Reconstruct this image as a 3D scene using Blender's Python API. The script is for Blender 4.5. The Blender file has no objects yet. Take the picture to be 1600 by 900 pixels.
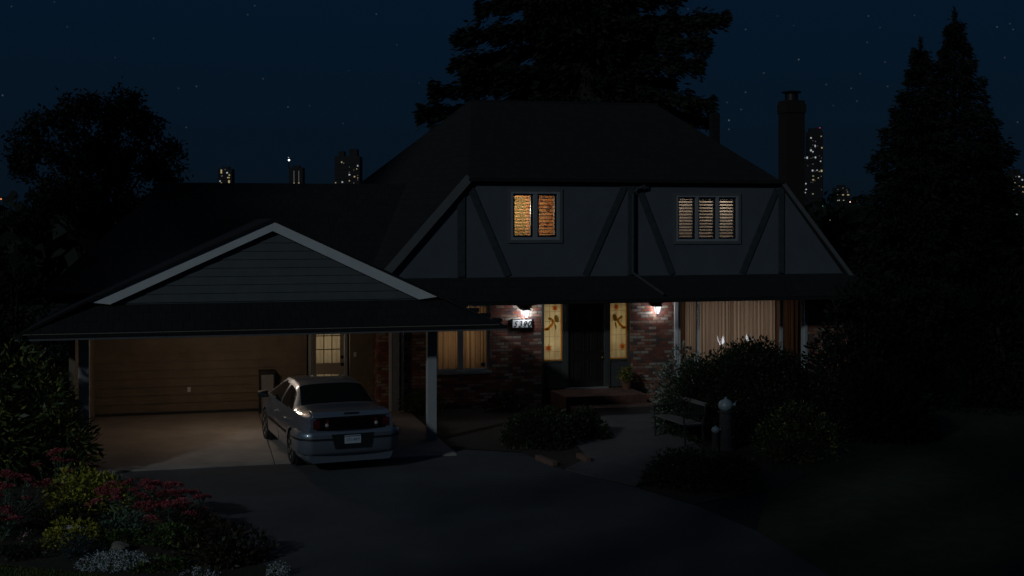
import bpy, bmesh, math, random
import numpy as np
from mathutils import Vector, Matrix
R = math.radians
random.seed(7); rng = np.random.default_rng(11)
scn = bpy.context.scene
col = scn.collection

# ------------------------------------------------------------------ camera
cam_d = bpy.data.cameras.new("camera"); cam = bpy.data.objects.new("camera", cam_d); col.objects.link(cam)
cam_d.sensor_width = 36.0; cam_d.lens = 36.0 * 1900 / 1600
cam_d.shift_y = -105 / 1600
cam_d.clip_start = 0.1; cam_d.clip_end = 6000
cam.location = (0, 0, 4.7); cam.rotation_euler = (R(90), 0, 0)
scn.camera = cam
# ------------------------------------------------------------------ night sky, sun lamp for the street light, exposure
SUN_EL, SUN_ROT = R(25), R(216)
STREET_SUN = 0.38
SKY = 0.00022
scn.view_settings.view_transform = 'Standard'; scn.view_settings.look = 'None'
scn.view_settings.exposure = 0.0; scn.view_settings.gamma = 1.0; scn.view_settings.use_curve_mapping = False
scn.cycles.use_denoising = True
scn.cycles.max_bounces = 6; scn.cycles.transparent_max_bounces = 12
scn.cycles.sample_clamp_indirect = 2.0; scn.cycles.caustics_reflective = False; scn.cycles.caustics_refractive = False
world = bpy.data.worlds.new("World"); scn.world = world; world.use_nodes = True
nt = world.node_tree; nt.nodes.clear()
def wn(t): return nt.nodes.new(t)
out = wn('ShaderNodeOutputWorld'); bg = wn('ShaderNodeBackground'); sky = wn('ShaderNodeTexSky')
sky.sky_type = 'NISHITA'; sky.sun_disc = False; sky.sun_elevation = SUN_EL; sky.sun_rotation = SUN_ROT; sky.dust_density = 0.3
tint = wn('ShaderNodeMix'); tint.data_type = 'RGBA'; tint.blend_type = 'MULTIPLY'; tint.inputs[0].default_value = 1
tint.inputs[7].default_value = (0.27, 0.78, 1.44, 1)          # cold night white balance
nt.links.new(sky.outputs[0], tint.inputs[6]); nt.links.new(tint.outputs[2], bg.inputs[0])
bg.inputs[1].default_value = SKY
# stars: small discs round fixed directions
geo = wn('ShaderNodeTexCoord')
STARS = [(4,149,3),(279,138,1),(307,135,2),(291,199,1.5),(411,123,1.5),(85,3,1),(18,10,1.5),(387,23,1.5),(398,9,1.5),(588,22,2),
 (536,193,1),(450,167,2),(484,165,.7),(1357,25,2),(1375,43,1),(1355,66,1.3),(1248,93,3.5),(1383,97,1.5),(1344,115,1.2),(1291,132,1.5),
 (1330,138,1.6),(1339,158,1.5),(1387,135,1.5),(1558,42,2.2),(1578,37,1.3),(1583,46,1.5),(1570,90,1.3),(1590,191,1.8),(1429,24,1),
 (1194,114,1),(1165,46,2),(1165,144,2),(1139,188,5),(1158,171,1.8),(1136,160,1.2),(1094,106,1.2),(1139,202,1.8),(1193,114,.9),(1075,14,1.1),
 (240,60,1.2),(105,42,1.1),(1302,165,.8),(620,70,.8),(655,130,.7),(180,90,.7),(545,110,.6),(1240,40,.7),(1215,25,.6)]
acc = None
for sx, sy, sb in STARS:
    d = Vector(((sx-800)/1900, 1, (345-sy)/1900)).normalized()
    dp = wn('ShaderNodeVectorMath'); dp.operation = 'DISTANCE'; dp.inputs[1].default_value = d
    nt.links.new(geo.outputs['Generated'], dp.inputs[0])
    mr = wn('ShaderNodeMapRange'); mr.inputs[1].default_value = 0.00085; mr.inputs[2].default_value = 0.0002
    mr.inputs[3].default_value = 0; mr.inputs[4].default_value = sb * 0.020
    nt.links.new(dp.outputs['Value'], mr.inputs[0])
    if acc is None: acc = mr.outputs[0]
    else:
        ad = wn('ShaderNodeMath'); ad.operation = 'ADD'
        nt.links.new(acc, ad.inputs[0]); nt.links.new(mr.outputs[0], ad.inputs[1]); acc = ad.outputs[0]
bg2 = wn('ShaderNodeBackground'); bg2.inputs[0].default_value = (.8, .92, 1, 1)
nt.links.new(acc, bg2.inputs[1])
ash = wn('ShaderNodeAddShader'); nt.links.new(bg.outputs[0], ash.inputs[0]); nt.links.new(bg2.outputs[0], ash.inputs[1])
# clear night air: deep blue above, slightly darker towards the horizon
sx = wn('ShaderNodeSeparateXYZ'); nt.links.new(geo.outputs['Generated'], sx.inputs[0])
rp = wn('ShaderNodeValToRGB'); nt.links.new(sx.outputs['Z'], rp.inputs[0]); el_ = rp.color_ramp.elements
el_[0].position = 0.0; el_[0].color = (.0015, .0041, .0088, 1); el_[1].position = 1.0; el_[1].color = (.0015, .0061, .0160, 1)
e_ = el_.new(.07); e_.color = (.0016, .0053, .0118, 1); e_ = el_.new(.17); e_.color = (.0015, .0069, .0168, 1)
bg3 = wn('ShaderNodeBackground'); nt.links.new(rp.outputs[0], bg3.inputs[0]); bg3.inputs[1].default_value = 1.0
ash2 = wn('ShaderNodeAddShader'); nt.links.new(ash.outputs[0], ash2.inputs[0]); nt.links.new(bg3.outputs[0], ash2.inputs[1])
nt.links.new(ash2.outputs[0], out.inputs[0])
sd = bpy.data.lights.new("street_sun", 'SUN'); sd.energy = STREET_SUN; sd.angle = R(3); sd.color = (0.82, 0.94, 1.0)  # sun lamp standing in for a street lamp left behind the camera
so = bpy.data.objects.new("street_sun", sd); col.objects.link(so)
sdir = Vector((math.sin(SUN_ROT)*math.cos(SUN_EL), math.cos(SUN_ROT)*math.cos(SUN_EL), math.sin(SUN_EL)))
so.rotation_euler = (-sdir).to_track_quat('-Z', 'Y').to_euler()

# ------------------------------------------------------------------ materials
def new_mat(name):
    m = bpy.data.materials.new(name); m.use_nodes = True
    return m, m.node_tree, m.node_tree.nodes['Principled BSDF']
def mat(name, rgb, rough=.7, metal=0, noise=.18, nscale=6, bump=0, bscale=40, coat=0, spec=.5):
    """plain surface with broad tonal unevenness and a fine bump"""
    m, t, p = new_mat(name)
    p.inputs['Roughness'].default_value = rough; p.inputs['Metallic'].default_value = metal
    p.inputs['Coat Weight'].default_value = coat; p.inputs['Specular IOR Level'].default_value = spec
    if noise:
        tc = t.nodes.new('ShaderNodeTexCoord'); n = t.nodes.new('ShaderNodeTexNoise')
        n.inputs['Scale'].default_value = nscale; n.inputs['Detail'].default_value = 6; n.inputs['Roughness'].default_value = .65
        t.links.new(tc.outputs['Object'], n.inputs['Vector'])
        r = t.nodes.new('ShaderNodeValToRGB')
        r.color_ramp.elements[0].position = .3; r.color_ramp.elements[1].position = .7
        r.color_ramp.elements[0].color = (*[c*(1-noise) for c in rgb], 1); r.color_ramp.elements[1].color = (*[min(1, c*(1+noise)) for c in rgb], 1)
        t.links.new(n.outputs['Fac'], r.inputs[0]); t.links.new(r.outputs[0], p.inputs['Base Color'])
        if bump:
            n2 = t.nodes.new('ShaderNodeTexNoise'); n2.inputs['Scale'].default_value = bscale; n2.inputs['Detail'].default_value = 4
            t.links.new(tc.outputs['Object'], n2.inputs['Vector'])
            b = t.nodes.new('ShaderNodeBump'); b.inputs['Strength'].default_value = bump; b.inputs['Distance'].default_value = .02
            t.links.new(n2.outputs['Fac'], b.inputs['Height']); t.links.new(b.outputs[0], p.inputs['Normal'])
    else:
        p.inputs['Base Color'].default_value = (*rgb, 1)
    return m
def emit(name, rgb, s):
    m = bpy.data.materials.new(name); m.use_nodes = True; t = m.node_tree; t.nodes.clear()
    e = t.nodes.new('ShaderNodeEmission'); e.inputs[0].default_value = (*rgb, 1); e.inputs[1].default_value = s
    o = t.nodes.new('ShaderNodeOutputMaterial'); t.links.new(e.outputs[0], o.inputs[0]); return m
def cell_mat(name, bw, bh, gap, colors, mortar, axis='X', rough=.85, bump=.5, vertical='Z'):
    """running bond of bricks or shingles: every unit its own colour"""
    m, t, p = new_mat(name); L = t.links.new
    def M(op, a, b=None):
        n = t.nodes.new('ShaderNodeMath'); n.operation = op
        for i, x in enumerate((a, b)):
            if x is None: continue
            if isinstance(x, (int, float)): n.inputs[i].default_value = x
            else: L(x, n.inputs[i])
        return n.outputs[0]
    tc = t.nodes.new('ShaderNodeTexCoord'); s = t.nodes.new('ShaderNodeSeparateXYZ'); L(tc.outputs['Object'], s.inputs[0])
    wob = t.nodes.new('ShaderNodeTexNoise'); wob.inputs['Scale'].default_value = 3; L(tc.outputs['Object'], wob.inputs['Vector'])
    wv = M('MULTIPLY', M('SUBTRACT', wob.outputs['Fac'], .5), bh*.22)
    U = M('DIVIDE', s.outputs[axis], bw); V = M('DIVIDE', M('ADD', s.outputs[vertical], wv), bh)
    row = M('FLOOR', V); us = M('ADD', U, M('MULTIPLY', M('MODULO', row, 2), .5))
    colm = M('FLOOR', us); fu = M('FRACT', us); fv = M('FRACT', V)
    du = M('MULTIPLY', M('MINIMUM', fu, M('SUBTRACT', 1, fu)), bw); dv = M('MULTIPLY', M('MINIMUM', fv, M('SUBTRACT', 1, fv)), bh)
    edge = M('MINIMUM', du, dv)
    n2 = t.nodes.new('ShaderNodeTexNoise'); n2.inputs['Scale'].default_value = 45; n2.inputs['Detail'].default_value = 4; L(tc.outputs['Object'], n2.inputs['Vector'])
    ed = M('ADD', edge, M('MULTIPLY', M('SUBTRACT', n2.outputs['Fac'], .5), gap*.9))
    mr = t.nodes.new('ShaderNodeMapRange'); mr.inputs[1].default_value = gap*.4; mr.inputs[2].default_value = gap*.9; L(ed, mr.inputs[0])
    cv = t.nodes.new('ShaderNodeCombineXYZ'); L(colm, cv.inputs[0]); L(row, cv.inputs[1])
    w = t.nodes.new('ShaderNodeTexWhiteNoise'); w.noise_dimensions = '3D'; L(cv.outputs[0], w.inputs['Vector'])
    cr = t.nodes.new('ShaderNodeValToRGB'); cr.color_ramp.interpolation = 'CONSTANT'
    els = cr.color_ramp.elements
    while len(els) < len(colors): els.new(.5)
    for i, (pos, c) in enumerate(colors): els[i].position = pos; els[i].color = (*c, 1)
    L(w.outputs['Value'], cr.inputs[0])
    n3 = t.nodes.new('ShaderNodeTexNoise'); n3.inputs['Scale'].default_value = 18; n3.inputs['Detail'].default_value = 5; L(tc.outputs['Object'], n3.inputs['Vector'])
    hs = t.nodes.new('ShaderNodeHueSaturation'); L(cr.outputs[0], hs.inputs['Color']); L(M('ADD', .55, M('MULTIPLY', n3.outputs['Fac'], .9)), hs.inputs['Value'])
    mx = t.nodes.new('ShaderNodeMix'); mx.data_type = 'RGBA'; L(mr.outputs[0], mx.inputs[0]); mx.inputs[6].default_value = (*mortar, 1); L(hs.outputs[0], mx.inputs[7])
    L(mx.outputs[2], p.inputs['Base Color']); p.inputs['Roughness'].default_value = rough
    b = t.nodes.new('ShaderNodeBump'); b.inputs['Strength'].default_value = bump; b.inputs['Distance'].default_value = .012
    L(M('ADD', mr.outputs[0], M('MULTIPLY', n2.outputs['Fac'], .5)), b.inputs['Height']); L(b.outputs[0], p.inputs['Normal'])
    return m
def leaf_mat(name, stops, rough=.55, trans=.15):
    m, t, p = new_mat(name); L = t.links.new
    g = t.nodes.new('ShaderNodeNewGeometry'); r = t.nodes.new('ShaderNodeValToRGB'); els = r.color_ramp.elements
    while len(els) < len(stops): els.new(.5)
    for i, (pos, c) in enumerate(stops): els[i].position = pos; els[i].color = (*c, 1)
    L(g.outputs['Random Per Island'], r.inputs[0]); L(r.outputs[0], p.inputs['Base Color'])
    p.inputs['Roughness'].default_value = rough; p.inputs['Specular IOR Level'].default_value = .35
    tr = t.nodes.new('ShaderNodeBsdfTranslucent'); L(r.outputs[0], tr.inputs[0])
    mx = t.nodes.new('ShaderNodeMixShader'); mx.inputs[0].default_value = trans
    L(p.outputs[0], mx.inputs[1]); L(tr.outputs[0], mx.inputs[2]); L(mx.outputs[0], t.nodes['Material Output'].inputs[0])
    return m
def cloth_mat(name, a, b, stretch=(14, 14, .6), trans=.75):
    """curtain cloth with lengthwise streaks that lets light through"""
    m, t, p = new_mat(name); L = t.links.new
    tc = t.nodes.new('ShaderNodeTexCoord'); mp = t.nodes.new('ShaderNodeMapping'); mp.inputs['Scale'].default_value = stretch
    L(tc.outputs['Object'], mp.inputs[0])
    n = t.nodes.new('ShaderNodeTexNoise'); n.inputs['Scale'].default_value = 1; n.inputs['Detail'].default_value = 5; L(mp.outputs[0], n.inputs['Vector'])
    r = t.nodes.new('ShaderNodeValToRGB'); r.color_ramp.elements[0].position = .3; r.color_ramp.elements[1].position = .72
    r.color_ramp.elements[0].color = (*a, 1); r.color_ramp.elements[1].color = (*b, 1); L(n.outputs['Fac'], r.inputs[0])
    L(r.outputs[0], p.inputs['Base Color']); p.inputs['Roughness'].default_value = .9
    tr = t.nodes.new('ShaderNodeBsdfTranslucent'); L(r.outputs[0], tr.inputs[0])
    mx = t.nodes.new('ShaderNodeMixShader'); mx.inputs[0].default_value = trans
    L(p.outputs[0], mx.inputs[1]); L(tr.outputs[0], mx.inputs[2]); L(mx.outputs[0], t.nodes['Material Output'].inputs[0])
    return m
def glass_mat(name, tint=(1, 1, 1), rough=.02):
    m = bpy.data.materials.new(name); m.use_nodes = True; t = m.node_tree; t.nodes.clear(); L = t.links.new
    o = t.nodes.new('ShaderNodeOutputMaterial'); tr = t.nodes.new('ShaderNodeBsdfTransparent'); tr.inputs[0].default_value = (*tint, 1)
    g = t.nodes.new('ShaderNodeBsdfGlossy'); g.inputs['Roughness'].default_value = rough
    fr = t.nodes.new('ShaderNodeFresnel'); fr.inputs[0].default_value = 1.5
    mx = t.nodes.new('ShaderNodeMixShader'); L(fr.outputs[0], mx.inputs[0]); L(tr.outputs[0], mx.inputs[1]); L(g.outputs[0], mx.inputs[2]); L(mx.outputs[0], o.inputs[0])
    return m

BRICKS = [(0, (.27, .085, .05)), (.22, (.19, .07, .05)), (.36, (.33, .13, .075)), (.5, (.13, .075, .065)), (.6, (.42, .24, .17)), (.72, (.46, .37, .30)), (.80, (.30, .18, .12)), (.92, (.36, .30, .24))]
M_brick = cell_mat('brick', .215, .078, .011, BRICKS, (.10, .085, .075))
M_brick_side = cell_mat('brick_return', .215, .078, .011, BRICKS, (.10, .085, .075), axis='Y')
M_step = cell_mat('step_brick', .20, .10, .010, [(0, (.135, .06, .04)), (.4, (.11, .05, .034)), (.75, (.15, .072, .046))], (.05, .04, .035), vertical='Y')
M_shake = cell_mat('roof_shake', .22, .16, .012, [(0, (.0075, .0078, .009)), (.35, (.0095, .0095, .0102)), (.7, (.006, .0064, .0075))], (.004, .004, .0045), rough=.95, bump=.8)
M_shake_s = cell_mat('roof_shake_side', .22, .16, .012, [(0, (.0075, .0078, .009)), (.35, (.0095, .0095, .0102)), (.7, (.006, .0064, .0075))], (.004, .004, .0045), axis='Y', rough=.95, bump=.8)
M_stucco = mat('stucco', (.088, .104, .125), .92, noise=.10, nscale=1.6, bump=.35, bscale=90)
M_timber = mat('dark_timber', (.034, .042, .047), .8, noise=.3, nscale=9, bump=.3, bscale=30)
M_white = mat('white_paint', (.74, .75, .74), .5, noise=.06, nscale=4)
M_trim = mat('window_trim', (.36, .39, .40), .5, noise=.08, nscale=5)
M_trimw = mat('upper_window_paint', (.26, .285, .31), .5, noise=.08, nscale=5)
M_trim_dark = mat('grey_trim', (.12, .125, .13), .55, noise=.1, nscale=5)
M_rake = mat('rake_board_paint', (.62, .66, .68), .6, noise=.10, nscale=2.5)
M_gable = mat('gable_siding_paint', (.085, .10, .105), .8, noise=.12, nscale=3)
M_siding = mat('brown_siding', (.21, .165, .12), .8, noise=.16, nscale=2.2, bump=.2)
M_ceil = mat('carport_ceiling', (.30, .25, .20), .9, noise=.1)
M_darkwood = mat('dark_door_wood', (.022, .018, .016), .45, noise=.3, nscale=5)
M_panel = mat('grey_panel', (.07, .075, .07), .6, noise=.12)
M_conc = mat('concrete', (.33, .29, .26), .85, noise=.22, nscale=1.1, bump=.25, bscale=60)
M_conc2 = mat('path_concrete', (.10, .095, .095), .9, noise=.22, nscale=1.5, bump=.3, bscale=50)
M_asph = mat('asphalt', (.068, .072, .079), .92, noise=.30, nscale=.55, bump=.6, bscale=140)
M_soil = mat('soil', (.035, .026, .018), .95, noise=.4, nscale=9, bump=.8, bscale=30)
M_lawn = mat('lawn_ground', (.034, .048, .018), .95, noise=.4, nscale=3, bump=.8, bscale=60)
M_ground = mat('far_ground', (.008, .010, .008), .95, noise=.3, nscale=.1)
M_bark = mat('bark', (.055, .04, .03), .95, noise=.35, nscale=8, bump=.9, bscale=18)
M_bark_dark = mat('dark_bark', (.012, .010, .009), .95, noise=.35, nscale=8, bump=.9, bscale=18)
M_black = mat('black_metal', (.018, .018, .02), .45, metal=.3, noise=.2, nscale=20)
M_brass = mat('brass', (.75, .52, .15), .25, metal=1, noise=.1)
M_alu = mat('aluminium', (.62, .63, .64), .35, metal=.7, noise=.08)
M_stone = mat('stone', (.20, .18, .15), .9, noise=.3, nscale=7, bump=.7, bscale=20)
M_glass = glass_mat('window_glass')
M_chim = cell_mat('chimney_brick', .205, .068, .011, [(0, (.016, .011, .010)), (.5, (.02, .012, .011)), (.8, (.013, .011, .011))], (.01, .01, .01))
M_tower = mat('tower_concrete', (.012, .012, .014), .8, noise=.1, nscale=.05)

# ------------------------------------------------------------------ mesh helpers
class MB:
    def __init__(s): s.v = []; s.f = []
    def add(s, vs, fs):
        k = len(s.v); s.v += [tuple(p) for p in vs]; s.f += [tuple(i+k for i in f) for f in fs]; return s
    def box(s, x0, x1, y0, y1, z0, z1):
        return s.add([(x, y, z) for z in (z0, z1) for y in (y0, y1) for x in (x0, x1)],
                     [(0, 2, 3, 1), (4, 5, 7, 6), (0, 1, 5, 4), (2, 6, 7, 3), (0, 4, 6, 2), (1, 3, 7, 5)])
    def prism(s, pts, dirv):
        """closed 3D polygon swept by a vector"""
        n = len(pts); d = Vector(dirv); q = [tuple(Vector(p)+d) for p in pts]
        return s.add(list(pts)+q, [tuple(range(n))[::-1], tuple(range(n, 2*n))] + [(i, (i+1) % n, n+(i+1) % n, n+i) for i in range(n)])
    def beam(s, a, b, w, y0, y1):
        """flat timber in a wall plane from (u,z) a to b"""
        dx, dz = b[0]-a[0], b[1]-a[1]; l = math.hypot(dx, dz); nx, nz = -dz/l*w/2, dx/l*w/2
        return s.prism([(a[0]+nx, y0, a[1]+nz), (b[0]+nx, y0, b[1]+nz), (b[0]-nx, y0, b[1]-nz), (a[0]-nx, y0, a[1]-nz)], (0, y1-y0, 0))
    def tube(s, path, radii, n=8):
        path = [Vector(p) for p in path]; rings = []
        if isinstance(radii, (int, float)): radii = [radii]*len(path)
        for i, p in enumerate(path):
            t = (path[min(i+1, len(path)-1)] - path[max(i-1, 0)]).normalized()
            a = t.cross(Vector((0, 0, 1)) if abs(t.z) < .9 else Vector((1, 0, 0))).normalized(); b = t.cross(a)
            rings.append([p + (a*math.cos(2*math.pi*k/n) + b*math.sin(2*math.pi*k/n))*radii[i] for k in range(n)])
        vs = [q for r in rings for q in r]; fs = []
        for i in range(len(path)-1):
            for k in range(n): fs.append((i*n+k, i*n+(k+1) % n, (i+1)*n+(k+1) % n, (i+1)*n+k))
        fs.append(tuple(range(n))[::-1]); fs.append(tuple((len(path)-1)*n+k for k in range(n)))
        return s.add(vs, fs)
    def lathe(s, prof, c=(0, 0, 0), n=20, sq=None):
        vs = []; fs = []; m = len(prof)
        for r, z in prof:
            for k in range(n):
                a = 2*math.pi*(k+.5)/n; vs.append((c[0]+r*math.cos(a), c[1]+r*math.sin(a), c[2]+z))
        for i in range(m-1):
            for k in range(n): fs.append((i*n+k, i*n+(k+1) % n, (i+1)*n+(k+1) % n, (i+1)*n+k))
        fs.append(tuple(range(n))[::-1]); fs.append(tuple((m-1)*n+k for k in range(n)))
        return s.add(vs, fs)
    def build(s, name, m, parent=None, smooth=False, bevel=0):
        me = bpy.data.meshes.new(name); me.from_pydata(s.v, [], s.f)
        bm = bmesh.new(); bm.from_mesh(me); bmesh.ops.recalc_face_normals(bm, faces=bm.faces); bm.to_mesh(me); bm.free()
        me.materials.append(m)
        if smooth: me.polygons.foreach_set('use_smooth', [True]*len(me.polygons)); me.set_sharp_from_angle(angle=R(40))
        o = bpy.data.objects.new(name, me); col.objects.link(o)
        if parent: o.parent = parent
        if bevel:
            b = o.modifiers.new('bevel', 'BEVEL'); b.width = bevel; b.segments = 2; b.limit_method = 'ANGLE'
        return o
def tag(o, label=None, cat=None, group=None, kind=None):
    if label: o['label'] = label
    if cat: o['category'] = cat
    if group: o['group'] = group
    if kind: o['kind'] = kind
    return o
def thing(name, label, cat, loc=(0, 0, 0), rz=0, group=None):
    o = bpy.data.objects.new(name, None); col.objects.link(o); o.location = loc; o.rotation_euler = (0, 0, rz)
    o.empty_display_size = .2
    return tag(o, label, cat, group)
def copy_tree(o, parent=None):
    c = o.copy(); col.objects.link(c)
    if parent: c.parent = parent
    for ch in o.children: copy_tree(ch, c)
    return c
def mesh_np(name, V, F, m, parent=None):
    """V (n,3), F (k,4) quads"""
    me = bpy.data.meshes.new(name); n, k = len(V), len(F)
    me.vertices.add(n); me.vertices.foreach_set('co', np.asarray(V, np.float32).ravel())
    me.loops.add(k*4); me.loops.foreach_set('vertex_index', np.asarray(F, np.int32).ravel())
    me.polygons.add(k); me.polygons.foreach_set('loop_start', np.arange(0, k*4, 4, dtype=np.int32))
    me.update(calc_edges=True); me.validate(); me.materials.append(m)
    o = bpy.data.objects.new(name, me); col.objects.link(o)
    if parent: o.parent = parent
    return o
def leaves(P, size, aspect=.45, up=.3, var=.35, dirs=None, droop=0.):
    """rhombic folded leaves at points P: returns V, F"""
    n = len(P); P = np.asarray(P)
    d = rng.normal(size=(n, 3)) if dirs is None else np.asarray(dirs) + rng.normal(size=(n, 3))*.35
    d[:, 2] -= droop
    d /= np.linalg.norm(d, axis=1)[:, None]
    nrm = rng.normal(size=(n, 3)); nrm[:, 2] += up*3
    w = np.cross(d, nrm); w /= np.linalg.norm(w, axis=1)[:, None]+1e-9
    L = size*(1+var*rng.uniform(-1, 1, n))[:, None]
    V = np.empty((n, 4, 3)); V[:, 0] = P; V[:, 1] = P + d*L*.5 + w*L*aspect*.5; V[:, 2] = P + d*L; V[:, 3] = P + d*L*.5 - w*L*aspect*.5
    return V.reshape(-1, 3), np.arange(n*4).reshape(n, 4)
def join_np(parts):
    V = []; F = []; k = 0
    for v, f in parts: V.append(v); F.append(f+k); k += len(v)
    return np.concatenate(V), np.concatenate(F)
def mound_points(n, rx, ry, h, lumps=14, shell=.55, seed=0):
    """points in a lumpy dome standing on z=0"""
    r = np.random.default_rng(seed)
    a = r.uniform(0, 2*np.pi, lumps); el = r.uniform(.05, 1, lumps)
    C = np.stack([np.cos(a)*np.sqrt(1-el**2)*.62*rx, np.sin(a)*np.sqrt(1-el**2)*.62*ry, el*.62*h], 1)
    rad = r.uniform(.28, .48, lumps)
    k = r.integers(0, lumps, n); d = r.normal(size=(n, 3)); d /= np.linalg.norm(d, axis=1)[:, None]
    rr = (shell + (1-shell)*r.uniform(0, 1, n))**.6
    P = C[k] + d*rr[:, None]*rad[k][:, None]*np.array([rx, ry, h])
    P[:, 2] = np.abs(P[:, 2]); return P, d

# ------------------------------------------------------------------ palette of foliage
G_dark = leaf_mat('dark_leaves', [(0, (.012, .022, .010)), (.5, (.020, .034, .013)), (1, (.035, .05, .018))])
G_conifer = leaf_mat('conifer_needles', [(0, (.004, .007, .0045)), (1, (.009, .014, .009))], rough=.8, trans=.05)
G_decid = leaf_mat('tree_leaves', [(0, (.005, .008, .004)), (1, (.011, .016, .008))], rough=.7)
G_rhodo = leaf_mat('broad_leaves', [(0, (.028, .052, .016)), (.5, (.055, .088, .026)), (.84, (.12, .15, .045)), (.96, (.30, .29, .05))], rough=.45)
G_yellow = leaf_mat('yellow_leaves', [(0, (.18, .20, .02)), (.5, (.34, .33, .035)), (1, (.55, .50, .07))])
G_sage = leaf_mat('sage_leaves', [(0, (.07, .13, .08)), (.6, (.12, .20, .13)), (1, (.20, .29, .20))])
G_green = leaf_mat('mid_green_leaves', [(0, (.035, .07, .017)), (.7, (.07, .12, .028)), (1, (.18, .22, .045))])
G_bluegrey = leaf_mat('blue_grey_leaves', [(0, (.03, .05, .06)), (1, (.06, .095, .11))])
G_white = leaf_mat('white_petals', [(0, (.50, .58, .60)), (1, (.78, .84, .84))])
G_varie = leaf_mat('variegated_leaves', [(0, (.03, .05, .03)), (.5, (.09, .13, .09)), (.72, (.34, .37, .31)), (1, (.5, .52, .46))])
G_maroon = leaf_mat('sedum_florets', [(0, (.25, .045, .06)), (.6, (.40, .085, .10)), (1, (.55, .16, .17))], trans=.05)
G_bronze = leaf_mat('bronze_leaves', [(0, (.025, .018, .012)), (.5, (.045, .03, .018)), (.9, (.03, .045, .016)), (1, (.12, .07, .03))])
G_gold = leaf_mat('gold_petals', [(0, (.42, .30, .03)), (.6, (.5, .38, .04)), (1, (.42, .17, .04))])
G_pink = leaf_mat('pink_petals', [(0, (.5, .2, .3)), (1, (.6, .4, .45))])
G_grass = leaf_mat('grass_blades', [(0, (.07, .10, .025)), (1, (.13, .16, .04))])

# ------------------------------------------------------------------ ground, drive, paths
def sheet(name, pts, z, m, thick=0):
    b = MB()
    if thick: b.prism([(x, y, z-thick) for x, y in pts], (0, 0, thick))
    else: b.add([(x, y, z) for x, y in pts], [tuple(range(len(pts)))])
    o = b.build(name, m); return tag(o, kind='structure')
sheet('ground', [(-3000, -200), (3000, -200), (3000, 4000), (-3000, 4000)], 0, M_ground)
YAW = R(14.5); OX, OY = 1.89, 31.2; CY, SY = math.cos(YAW), math.sin(YAW)
def W(u, v, z=0): return (OX+u*CY-v*SY, OY+u*SY+v*CY, z)
sheet('driveway', [(-8.0, 22.3), (-7.0, 21.9), (-5.62, 20.5), (-4.4, 18.4), (-3.3, 16.4), (-1.5, 13), (1, 6), (3, -10), (9, -10), (6, 8), (4.6, 14), (4.2, 16.1), (3.7, 18.4), (3.0, 20.1), (2.1, 21.5), (1.0, 22.9), (.2, 24.6), (-3.2, 25.6), (-8.2, 24.2)], .008, M_asph)
sheet('lawn', [(4.2, 16.1), (4.6, 14), (6, 8), (9, -10), (30, -10), (30, 30), (9, 34), (7, 25), (4.6, 21.6), (3.7, 18.4)], .012, M_lawn)
sheet('front_lawn', [(-12, 10), (-3, 10), (-2.6, 14.5), (-4.4, 15.6), (-5.5, 16.05), (-7.0, 16.5), (-12, 17.0)], .012, M_lawn)
sheet('flower_bed_soil', [(-13, 17.05), (-7.0, 16.55), (-5.5, 16.1), (-4.4, 15.65), (-2.7, 14.7), (-2.0, 14.6), (-3.3, 16.4), (-4.4, 18.4), (-5.62, 20.5), (-7.0, 21.9), (-8.0, 22.4), (-8.6, 25), (-13, 25)], .016, M_soil)
sheet('garden_soil', [(1.0, 22.9), (.2, 24.6), (-3.0, 25.6), (-3.2, 27.5), (-2.5, 30), (1.2, 30.9), (1.5, 28), (1.3, 26.0), (1.5, 24.0)], .018, M_soil)
sheet('shrub_bed_soil', [(2.3, 21.3), (3.0, 20.1), (4.8, 21.4), (7, 25), (9, 34), (4.2, 32), (4.1, 28.5), (3.8, 26.8), (3.9, 24.2)], .018, M_soil)
sheet('walkway', [(1.0, 22.9), (2.2, 21.5), (3.9, 24.2), (3.8, 26.8), (4.1, 28.5), (4.0, 31), (1.2, 30.6), (1.5, 28), (1.3, 26.0), (1.5, 24.0)], .03, M_conc2, .03)
slab = MB()
def lp(u, v, z): return W(u, v, z)
for u0, u1 in ((-12.2, -8.21), (-8.19, -4.62)):
    for v0, v1 in ((-5.62, .72), (-5.92, -5.645)):
        slab.prism([lp(u0, v0, 0), lp(u1, v0, 0), lp(u1, v1, 0), lp(u0, v1, 0)], (0, 0, .035))
tag(slab.build('carport_slab', M_conc, bevel=.006), kind='structure')
def strip_blades(name, poly_fn, n, h):
    P = poly_fn(n); d = np.tile([0, 0, 1.], (len(P), 1))
    V, F = leaves(P, h, aspect=.12, dirs=d); return mesh_np(name, V, F, G_grass)
def fl(n):
    P = np.stack([rng.uniform(-9, -4.6, n), rng.uniform(15.2, 17, n), np.full(n, .012)], 1)
    lim = np.interp(P[:, 0], [-9, -7.0, -5.5, -4.4], [16.7, 16.5, 16.05, 15.6]); return P[P[:, 1] < lim]
tag(strip_blades('grass', fl, 30000, .05), kind='stuff')

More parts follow.
